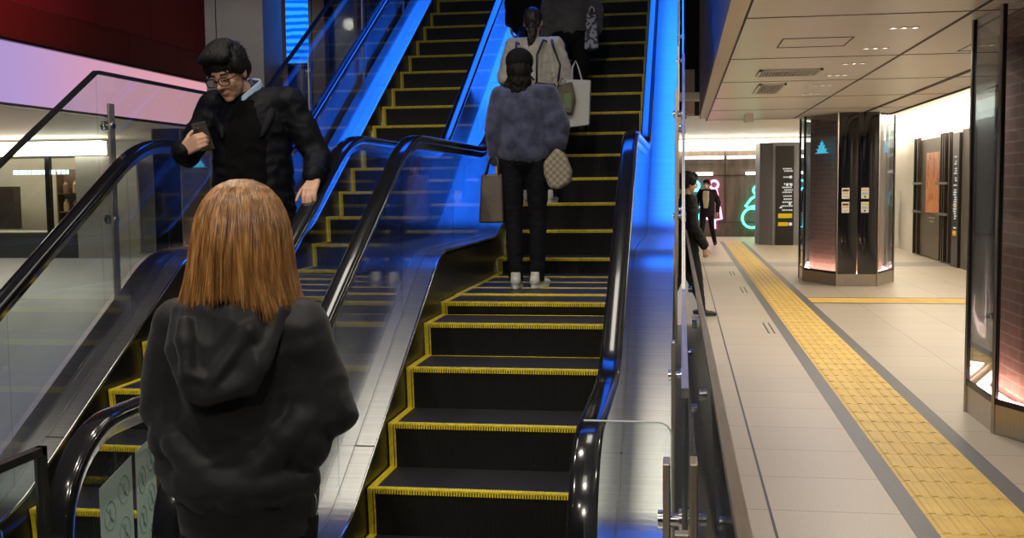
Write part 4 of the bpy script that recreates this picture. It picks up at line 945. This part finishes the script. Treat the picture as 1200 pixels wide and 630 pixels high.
def pillar(label, x, y, top, black=True, notices=True, rz=0., emb=True):
    R = thing('glass_pillar', label, 'pillar', (x, y, 0), rz, 'glass clad pillars')
    MB().prism(OCT, 0, .19, 'Z').build('plinth', m_plinth, R)
    MB().prism(inset(.17), .19, top, 'Z').build('brick_core', m_core_brick, R)
    up = MB(); I, J = inset(.07), inset(.12)
    for i in range(8):
        k = (i+1) % 8
        up.add([(*I[i], .195), (*I[k], .195), (*J[k], .195), (*J[i], .195), (*I[i], .205), (*I[k], .205), (*J[k], .205), (*J[i], .205)], [(4, 5, 6, 7), (0, 3, 2, 1), (0, 1, 5, 4), (2, 3, 7, 6)])
    up.build('uplight', m_uplight, R)
    for i in range(8):
        k = (i+1) % 8; a, b = Vector(OCT[i]), Vector(OCT[k]); d = (b-a).normalized(); nrm = Vector((d.y, -d.x)); L = (b-a).length
        M = Matrix(((d.x, -nrm.x, 0, a.x), (d.y, -nrm.y, 0, a.y), (0, 0, 1, 0), (0, 0, 0, 1)))     # local: x along the face, y inwards
        if i in (0, 4) and black:
            for h in (0, 1):
                q = MB(); n = 10; xa, xb = (.0, L/2-.004) if h == 0 else (L/2+.004, L); vs = []
                for j in range(n+1):
                    t = j/n; xx = xa+(xb-xa)*t; bow = .012*math.sin(t*PI)
                    for z in (.19, top): vs.append((xx, -bow+.004, z))
                q.add(vs, [(2*j, 2*j+2, 2*j+3, 2*j+1) for j in range(n)], M)
                q.box(xa, xb, .006, .03, .19, top, M)
                p = q.build('black_panel', m_blackgloss, R, True)
                if notices and i == 0:
                    for zz in (1.46, 1.24):
                        c = MB(); cx = (xa+xb)/2-.03 if h == 0 else (xa+xb)/2-.05
                        c.cur = 0; c.box(cx-.058, cx+.058, -.016, -.009, zz-.085, zz+.085, M)
                        c.cur = 1
                        if h == 0: c.box(cx-.045, cx+.045, -.018, -.015, zz+.03, zz+.06, M)
                        else: c.cyl(M @ Vector((cx, -.018, zz-.055)), M @ Vector((cx, -.015, zz-.055)), .016, 10)
                        c.cur = 2; c.box(cx-.04, cx+.04, -.018, -.015, zz-.01, zz+.012, M) if h == 0 else c.box(cx-.045, cx+.045, -.018, -.015, zz+.035, zz+.06, M)
                        c.cur = 3; c.box(cx-.04, cx+.04, -.018, -.015, zz-.06, zz-.045, M) if h == 0 else c.box(cx-.045, cx+.045, -.018, -.015, zz-.025, zz+.015, M)
                        c.build('notice', [mk('notice_white', 'd8d2c4', .6), mk('notice_red', '4a1c20', .6) if h == 0 else mk('notice_dark', '2a2a2c', .6), mk('notice_yellow', 'c9b46a', .6), mk('notice_blue', '9fb6bd', .6)], R)
        else:
            g = MB().box(.012, L-.012, .006, .014, .22, top, M).build('glass_face', m_pglass, R)
            fr = MB().box(0, L, -.002, .02, .19, .225, M); fr.box(.0, .022, -.004, .02, .19, top, M); fr.box(L-.022, L, -.004, .02, .19, top, M)
            fr.build('face_frame', m_blk, R)
            if emb and i in (1, 7):
                emblem(M @ Matrix.Translation((L*.5, .02, 2.10))).build('lit_emblem', m_emblem, R)
        MB().tube([(*OCT[i], 0), (*OCT[i], top)], .014, 8).build('corner_trim', m_plinth, R)
    return R
pillar('glass clad octagonal pillar with black front panels and notices, mid corridor', 2.72, 18.86, 2.72)
pillar('glass clad brick pillar cut by the right edge of the photo', 2.70, 7.60, 2.72, emb=False)
pillar('glass clad pillar left of the descending escalator, beyond the glass guard', -10.65, 22.6, 2.9, notices=False)
# sign pillar (third of the row)
R = thing('sign_pillar', 'grey clad pillar carrying a black guide sign in front of the far wall', 'pillar', (2.72, 30.1, 0))
OC2 = [(-.34, -.62), (.34, -.62), (.72, -.3), (.72, .6), (-.72, .6), (-.66, -.3)]
MB().prism(OC2, 0, 2.72, 'Z').build('shaft', m_conc, R); 
S = MB().box(-.27, .20, -.65, -.615, 0, 2.62).build('sign_panel', mk('sign_black', (.018, .015, .014), .35), R)
wb = MB(); yb = MB(); rr = random.Random(3)
for z in (2.02, 1.96, 1.80, 1.62, 1.53, 1.46, 1.40, 1.30, 1.22, 1.14, 1.04, .93):
    x = -.10+rr.random()*.06
    while x < .15:
        w = rr.uniform(.015, .045); wb.box(x, min(x+w, .17), -.656, -.651, z-.018, z+.018); x += w+.014
for (x, z) in ((.12, 1.80), (.03, 1.60), (.13, 1.60), (.10, 1.10)): wb.box(x-.03, x+.03, -.656, -.651, z-.035, z+.035)
wb.prism([(-.18, .98), (-.10, .98), (-.10, 1.06), (-.125, 1.035), (-.165, .995)], -.656, -.651, 'Y')
yb.box(-.20, .16, -.656, -.651, .72, .84); yb.box(-.20, .06, -.656, -.651, .51, .61)
wb.box(.08, .16, -.656, -.651, .52, .6)
wb.build('sign_lettering', emis('sign_white', (.9, .87, .8), .75), S); yb.build('sign_yellow_bar', emis('sign_yellow', (.85, .55, .02), .7), S)
# ------------------------------------------------------------------ right wall
struct(MB().box(5.30, 5.5, 20.6, 34.4, 0, 3.1).build('wall_right', m_white))
struct(MB().box(5.30, 5.5, -2, 20.6, 0, 3.1).build('wall_right', m_white))
cv = MB().box(5.05, 5.29, 14, 31, 2.74, 3.02).build('light_cove', m_cove); tag(cv, 'white glowing light band along the top of the right hand wall', 'light band')
m_upr = mk('upright_brown', (.055, .042, .034), .4, .3)
R = thing('poster_board', 'dark framed board with an orange poster on the right hand wall', 'board', (5.26, 24.0, 0))
MB().box(-.02, .035, -1.65, 1.65, .05, 2.55).build('backing', mk('board_brown', (.14, .115, .095), .45), R)
for y in (-1.62, -1.25, -1.08, -.9, 1.25, 1.62): MB().box(-.09, -.02, y-.035, y+.035, .03, 2.6).build('upright', m_upr, R)
for z in (1.60, .98):
    for y0, y1 in ((-1.6, -.65), (.7, 1.6)): MB().box(-.12, -.09, y0, y1, z-.025, z+.025).build('crossbar', m_steel2, R)
P = MB().box(-.035, -.021, -.62, .62, .62, 2.28).build('poster_panel', mk('poster_grey', (.12, .11, .10), .4), R)
PM = NT('poster_print'); _v = PM.coord((1, 1.6, 1.1)); PM.link(PM.ramp(PM.noise(2.4, _v, 4.), [(.30, (.75, .62, .48)), (.42, (.80, .22, .06)), (.52, (.85, .42, .14)), (.62, (.62, .08, .04)), (.72, (.85, .72, .55))]), PM.b.inputs['Base Color']); PM.b.inputs['Roughness'].default_value = .35
MB().box(-.041, -.034, -.60, .60, .98, 2.25).build('poster', PM.m, P)
MB().box(-.041, -.034, -.2, .2, .78, .81).box(-.041, -.034, -.28, .28, .86, .88).build('poster_caption', mk('caption_gold', (.6, .45, .2), .4), P)
R = thing('sign_strip', 'tall narrow black directory sign right of the poster board', 'sign', (5.2, 21.7, 0))
MB().box(-.06, .06, -.24, .24, 0, 2.55).build('panel', mk('strip_black', (.02, .018, .017), .35), R)
b = MB(); rr = random.Random(5)
for k in range(34):
    z = 2.1-k*.045
    if rr.random() < .75: b.box(-.066, -.059, -.12+rr.random()*.05, .02+rr.random()*.1, z-.014, z+.014)
b.build('sign_lettering', emis('strip_white', (.85, .82, .75), .7), R); MB().box(-.066, -.059, -.13, .13, .60, .70).box(-.066, -.059, -.13, .13, 1.16, 1.2).build('sign_yellow_bar', emis('strip_yellow', (.85, .5, .03), .6), R)
struct(MB().box(5.18, 5.30, 20.8, 21.4, 0, 2.6).build('trim_10', m_brown)); struct(MB().box(5.22, 5.30, 25.9, 26.6, 0, 2.6).build('trim_11', m_white))
o = MB().prism([(.0, .0), (.28, 0), (.28, 1.1), (.1, 1.35), (0, 1.3)], -.05, .05, 'X').build('side_signboard', m_greyp, loc=(5.1, 27.6, 0)); tag(o, 'small grey board standing by the white wall left of the poster', 'signboard')
# glass fence along the corridor floor opening
R = thing('glass_fence', 'low glass fence with slim metal top rail at the corridor edge', 'fence', (.08, 1.2, 0))
FA, FB = Vector((.094, 1.0)), Vector((.046, 12.6))
def fx(y): return FA.x+(FB.x-FA.x)*(y-FA.y)/(FB.y-FA.y)
m_fglass = glassmat('fence_glass', (.40, .48, .48), 1.6, .0, (.03, .045, .045), .45)
ys = [1.0, 3.0, 4.95, 6.9, 8.8, 10.7, 12.6]
for a, b_ in zip(ys, ys[1:]):
    b = MB(); xa, xb = fx(a+.004), fx(b_-.004)
    b.add([(xa-.006, a+.004, .03), (xb-.006, b_-.004, .03), (xb+.006, b_-.004, .03), (xa+.006, a+.004, .03), (xa-.006, a+.004, 1.085), (xb-.006, b_-.004, 1.085), (xb+.006, b_-.004, 1.085), (xa+.006, a+.004, 1.085)], [(0, 3, 2, 1), (4, 5, 6, 7), (0, 1, 5, 4), (1, 2, 6, 5), (2, 3, 7, 6), (3, 0, 4, 7)])
    o = b.build('glass_panel', m_fglass, R); o.location = (-.08, -1.2, 0)
b = MB(); b.add([(fx(1)-.011, 1., 1.08), (fx(12.6)-.011, 12.6, 1.08), (fx(12.6)+.011, 12.6, 1.08), (fx(1)+.011, 1., 1.08), (fx(1)-.011, 1., 1.10), (fx(12.6)-.011, 12.6, 1.10), (fx(12.6)+.011, 12.6, 1.10), (fx(1)+.011, 1., 1.10)], [(0, 3, 2, 1), (4, 5, 6, 7), (0, 1, 5, 4), (1, 2, 6, 5), (2, 3, 7, 6), (3, 0, 4, 7)])
o = b.build('top_rail', brushed('fence_rail', (.50, .45, .39), .32, (60, 2, 60)), R); o.location = (-.08, -1.2, 0)
o = MB().box(.045, .125, 1.0, 12.6, 0, .04).build('base_channel', m_steel2, R); o.location = (-.08, -1.2, 0)
for y in (1.9, 3.9, 5.9, 7.9):
    for z in (.86, .40):
        o = MB().cyl((fx(y)-.02, y, z), (fx(y)+.02, y, z), .024, 16).build('disc_fixing', m_chrome, R, auto=.6); o.location = (-.08, -1.2, 0)
# ------------------------------------------------------------------ left hand side
PKM = NT('backlit_panel'); PKM.n.remove(PKM.b); _e = PKM.new('ShaderNodeEmission'); _e.inputs['Strength'].default_value = .78
_sp = PKM.new('ShaderNodeSeparateXYZ'); PKM.link(PKM.coord((1, 1, 1)), _sp.inputs[0]); _mr = PKM.new('ShaderNodeMapRange'); _mr.inputs['From Min'].default_value = 13.; _mr.inputs['From Max'].default_value = 20.
PKM.link(_sp.outputs['Y'], _mr.inputs['Value']); PKM.link(PKM.ramp(_mr.outputs[0], [(0., (.52, .34, .80)), (.28, (.58, .40, .80)), (.55, (.80, .42, .62)), (1., (.95, .45, .52))]), _e.inputs['Color'])
PKM.link(_e.outputs[0], PKM.out.inputs['Surface'])
m_red = mk('red_gloss_panel', (.30, .018, .022), .14, coat=.8); m_red2 = mk('maroon_panel', (.20, .022, .016), .2, coat=.4)
R = thing('backlit_fascia', 'row of backlit lilac to pink panels along the left side', 'light panel', (-9.8, 12, 2.9))
ysl = [5.0, 8., 11.2, 14.0, 15.9, 17.4, 18.8, 20.2, 21.5]
ysl = [5.0, 7.2, 9.2, 11.0, 12.9, 14.5, 16.35, 18.3, 20.25, 22.2]
for a, b_ in zip(ysl, ysl[1:]):
    o = MB().box(-9.9, -9.8, a+.008, b_-.008, 2.92, 3.82).build('light_panel', PKM.m, R); o.location = (9.8, -12, -2.9)
struct(MB().box(-10.2, -9.91, 5, 22.2, 2.905, 9).build('wall_left', m_dark))
struct(MB().box(-9.86, -9.72, 5, 22.2, 3.82, 3.86).box(-9.86, -9.76, 5, 22.2, 2.88, 2.92).build('trim_12', m_blk))
for k, (z0, z1, m) in enumerate(((3.87, 4.42, m_red2), (4.43, 5.9, m_red), (5.91, 7.6, m_red))):
    for a, b_ in zip(ysl, ysl[1:]):
        off = .0 if k == 0 else .9
        o = struct(MB().box(-9.88, -9.80 if k else -9.78, a+.006+off, b_-.006+off, z0, z1).build('wall_left', m, bevel=.003))
struct(MB().box(-20, -10.2, 5, 36, 2.9, 3.0).box(-10.2, -9.9, 5, 36, 2.88, 2.905).build('ceiling', m_ceil2))
struct(MB().box(-20, -9.0, 26.5, 26.7, 0, 2.9).build('wall_left', m_greyp))
struct(MB().box(-9.8, -6.4, 22.2, 22.4, 0, 9).build('wall_void', mk('grey_dim', (.34, .33, .33), .5)))
# far left shop
cv = MB().box(-18.5, -13.6, 23.9, 24.2, 2.48, 2.80).build('light_cove', m_cove); tag(cv, 'glowing light band over the shop front on the far left', 'light band')
R = thing('shop_front', 'lit shop front with dark counter seen through the left glass guard', 'shop front', (-15.6, 24.4, 0))
MB().box(-3, 2.0, 1.2, 1.3, 0, 2.5).build('back_wall', mk('shop_wall', (.42, .37, .30), .6), R)
MB().box(-3, 1.1, -.1, .25, 0, .62).build('counter', mk('counter_dark', (.05, .055, .065), .4), R)
MB().box(-3, 1.1, -.12, .27, .62, .66).build('counter_top', m_white, R)
for x in (-2.4, .43, 1.75): MB().box(x-.06, x+.06, -.2, -.08, 0, 2.45).build('mullion', m_blk, R)
MB().box(1.2, 2.1, -.25, -.15, 0, 2.45).build('side_panel', m_greyp, R)
MB().box(-3, 2, -.02, .02, 2.42, 2.5).build('header', m_blk, R)
MB().box(-1.3, -.75, .2, .5, .7, 1.75).build('dark_cabinet', mk('cab_dark', (.03, .02, .016), .4), R)
b = MB(); rr = random.Random(2); x = -.5
while x < .95:
    w = rr.uniform(.05, .13); b.box(x, x+w, -.14, -.12, 2.03, 2.14); x += w+.03
b.build('sign_lettering', emis('shop_sign', (.75, .95, 1.), 2.2), R)
R = thing('display_shelf', 'small shelf of brown goods in the far left shop', 'shelf', (-14.55, 24.25, 0))
MB().box(-.42, .42, .0, .3, .66, .72).box(-.42, .42, .28, .3, .66, 2.15).box(-.42, -.39, 0, .3, .66, 2.1).box(.39, .42, 0, .3, .66, 2.1).box(-.42, .42, 0, .3, 1.1, 1.13).box(-.42, .42, 0, .3, 1.55, 1.58).build('carcass', mk('shelf_wood', (.12, .07, .04), .5), R)
mj = [mk('goods_a', (.45, .30, .16), .5), mk('goods_b', (.55, .42, .2), .5), mk('goods_c', (.25, .14, .08), .5)]
jm = [MB().tube([(0, 0, 0), (0, 0, .2), (0, 0, .25), (0, 0, .3)], [.07, .07, .035, .035], 10).mesh('jar', m) for m in mj]
side = ['left', 'middle', 'right']; lev = ['lowest', 'middle', 'top']
for r in range(3):
    for c in range(3):
        o = linko('jar', jm[(r+c) % 3], None, (-14.55-.25+.25*c, 24.38, .722+[0, .41, .86][r])); tag(o, 'brown jar on the %s board of the far left shop shelf, %s place' % (lev[r], side[c]), 'jar', 'jars on the shop shelf')
# grey column and blue lit wall behind the man
R = thing('grey_column', 'tall grey panelled column behind the man with the phone', 'column', (-5.95, 14.2, 0))
MB().box(-.42, -.27, -.2, .5, 0, 7).build('narrow_panel', m_greyp, R); MB().box(-.255, .40, -.2, .5, 0, 7).build('wide_panel', m_greyp, R); MB().box(-.30, .38, -.17, .5, 0, 7).build('core', m_dark, R)
struct(MB().box(-5.55, -3.3, 14.9, 15.1, 0, 9).build('wall_blue', m_navy))
WM = NT('blue_lit_window'); WM.n.remove(WM.b); _e = WM.new('ShaderNodeEmission'); _e.inputs['Strength'].default_value = 1.5
_w = WM.new('ShaderNodeTexWave'); _w.wave_type = 'BANDS'; _w.bands_direction = 'Z'; _w.inputs['Scale'].default_value = 3.2; _w.inputs['Distortion'].default_value = 2.5; WM.link(WM.coord((1, 1, 1)), _w.inputs['Vector'])
WM.link(WM.ramp(_w.outputs['Fac'], [(.2, (.0, .09, .75)), (.8, (.02, .28, 1.))]), _e.inputs['Color']); WM.link(_e.outputs[0], WM.out.inputs['Surface'])
R = thing('blue_light_panel', 'glowing rippled blue light panel on the wall behind the man', 'light panel', (-5.35, 14.8, 3.35))
MB().box(-.17, .17, -.02, .04, .02, 3.0).build('diffuser', WM.m, R); MB().box(.17, .21, -.04, .08, 0, 3.0).box(-.2, .21, -.04, .08, 0, .03).build('frame', m_navy, R)
m_bpost = mk('brown_post', (.16, .09, .07), .4)
for x, lb in ((-5.0, 'brown vertical post right beside the blue light panel'), (-4.4, 'brown vertical post farther right of the blue light panel')):
    o = MB().box(-.09, .09, -.1, .1, 0, 7).build('wall_post', m_bpost, loc=(x, 14.75, 0)); tag(o, lb, 'post', 'brown posts on the blue wall')
struct(MB().box(-10.2, .3, 3.0, 20, 8.2, 8.3).build('ceiling', m_dark))

# ceiling over the escalator landing; unseen glowing panels added for the steel to reflect
struct(MB().box(-9.6, .28, -8, 6.6, 4.7, 4.8).build('ceiling', m_ceil))
m_lp = emis('landing_fill_glow', (1., .92, .80), 7.)
for i, (x, y, lb) in enumerate(((-.45, 1.3, 'unseen glowing panel added over the near end of the right escalator'), (-2.3, 1.3, 'unseen glowing panel added over the near end of the left escalator'), (-.45, 5.5, 'unseen glowing panel added over the lower flight of the right escalator'), (-2.3, 5.5, 'unseen glowing panel added over the lower flight of the left escalator'))):
    R = thing('fill_panel', lb, 'ceiling light', (x, y, 4.7), 0, 'added fill panels over the landing')
    MB().box(-.22, .22, -.6, .6, -.03, -.005).build('diffuser', m_lp, R); MB().box(-.25, .25, -.63, -.6, -.04, 0).box(-.25, .25, .6, .63, -.04, 0).box(-.25, -.22, -.63, .63, -.04, 0).box(.22, .25, -.63, .63, -.04, 0).build('frame', m_white, R)  # parts of the added fill panels
# ------------------------------------------------------------------ lights
def area(name, loc, rot, sx, sy, e, col, spread=None):
    l = bpy.data.lights.new(name, 'AREA'); l.shape = 'RECTANGLE'; l.size = sx; l.size_y = sy; l.energy = e; l.color = col
    if spread: l.spread = spread
    o = bpy.data.objects.new(name, l); COL.objects.link(o); o.location = loc; o.rotation_euler = rot; return o
def spot(name, loc, rot, e, col, ang=2.0, blend=.7, size=.05):
    l = bpy.data.lights.new(name, 'SPOT'); l.energy = e; l.color = col; l.spot_size = ang; l.spot_blend = blend; l.shadow_soft_size = size
    o = bpy.data.objects.new(name, l); COL.objects.link(o); o.location = loc; o.rotation_euler = rot; return o
WARM = (1., .86, .68); WHITE = (1., .91, .80)
for y in (3.0, 5.2, 8.19, 9.36, 10.49, 11.58, 12.73, 13.85, 16.5): spot('corridor_spot', (1.57, y, 2.69), (0, 0, 0), 80, WHITE, 2.6, .6)
for y in (21.5, 24., 27., 30., 32.5): spot('corridor_spot', (2.4, y, 3.02), (0, 0, 0), 95, WARM, 2.7, .6)
for y in (22, 26, 30): spot('wall_spot', (4.4, y, 3.0), (0, .4, 0), 50, WARM, 2.0, .6)
for y in (8, 12, 16): spot('corridor_spot', (4.4, y, 3.0), (0, 0, 0), 80, WARM, 2.6, .6)
# landing ceiling downlights above and behind the viewer
for x, y in ((-.4, 1.2), (-2.2, 1.4), (-1.2, -.8), (-3.4, -.5), (-1.0, 3.8), (-2.6, 4.0)): spot('landing_spot', (x, y, 4.4), (0, 0, 0), 130, WHITE, 1.9, .8, .08)
# blue lighting above the upper flights
BLUE = (.012, .14, 1.)
area('blue_ceiling_light', (-1.6, 12.6, 7.6), (-.25, 0, 0), 3.2, 4.6, 125, BLUE, 1.4)
for x in (-.12, -1.6, -3.05): pass
for x in (-.6, -1.6, -2.6): spot('flight_fill', (x, 4.6, 4.55), (.85, 0, 0), 80, WHITE, 1.1, .8, .06)  # unseen fill added to brighten the backs of the riders
for x in (-2.6, -.4): spot('front_fill', (x, -1.6, 4.3), (1.18, 0, 0), 330, WHITE, .9, .8, .08)  # fill from behind the viewer, added to brighten the man's face
spot('column_fill', (-6., 10.5, 4.6), (1.1, 0, 0), 120, WHITE, 1.0, .8, .1)  # white fill added so the grey column loses its blue cast
# unseen red spot added to redden the left panels
spot('red_fill', (-6.2, 14.0, 5.6), (0, PI/2*.93, 0), 620, (1., .34, .32), 1.9, 1., .5)
spot('left_corridor_spot_or_fill', (-8.2, 19.5, 2.85), (.9, 0, 0), 120, WARM, 1.8, .9)  # tilted spot added to light the grey wall behind the left guard
# left corridor
for x, y in ((-12, 15), (-12, 20), (-15, 21), (-11.5, 24), (-8.0, 18)): spot('left_corridor_spot_or_fill', (x, y, 2.85), (0, 0, 0), 150, WARM, 2.6, .6)
W = bpy.data.worlds.new('world'); SC.world = W; W.use_nodes = True; W.node_tree.nodes['Background'].inputs['Color'].default_value = (.05, .05, .06, 1); W.node_tree.nodes['Background'].inputs['Strength'].default_value = .35
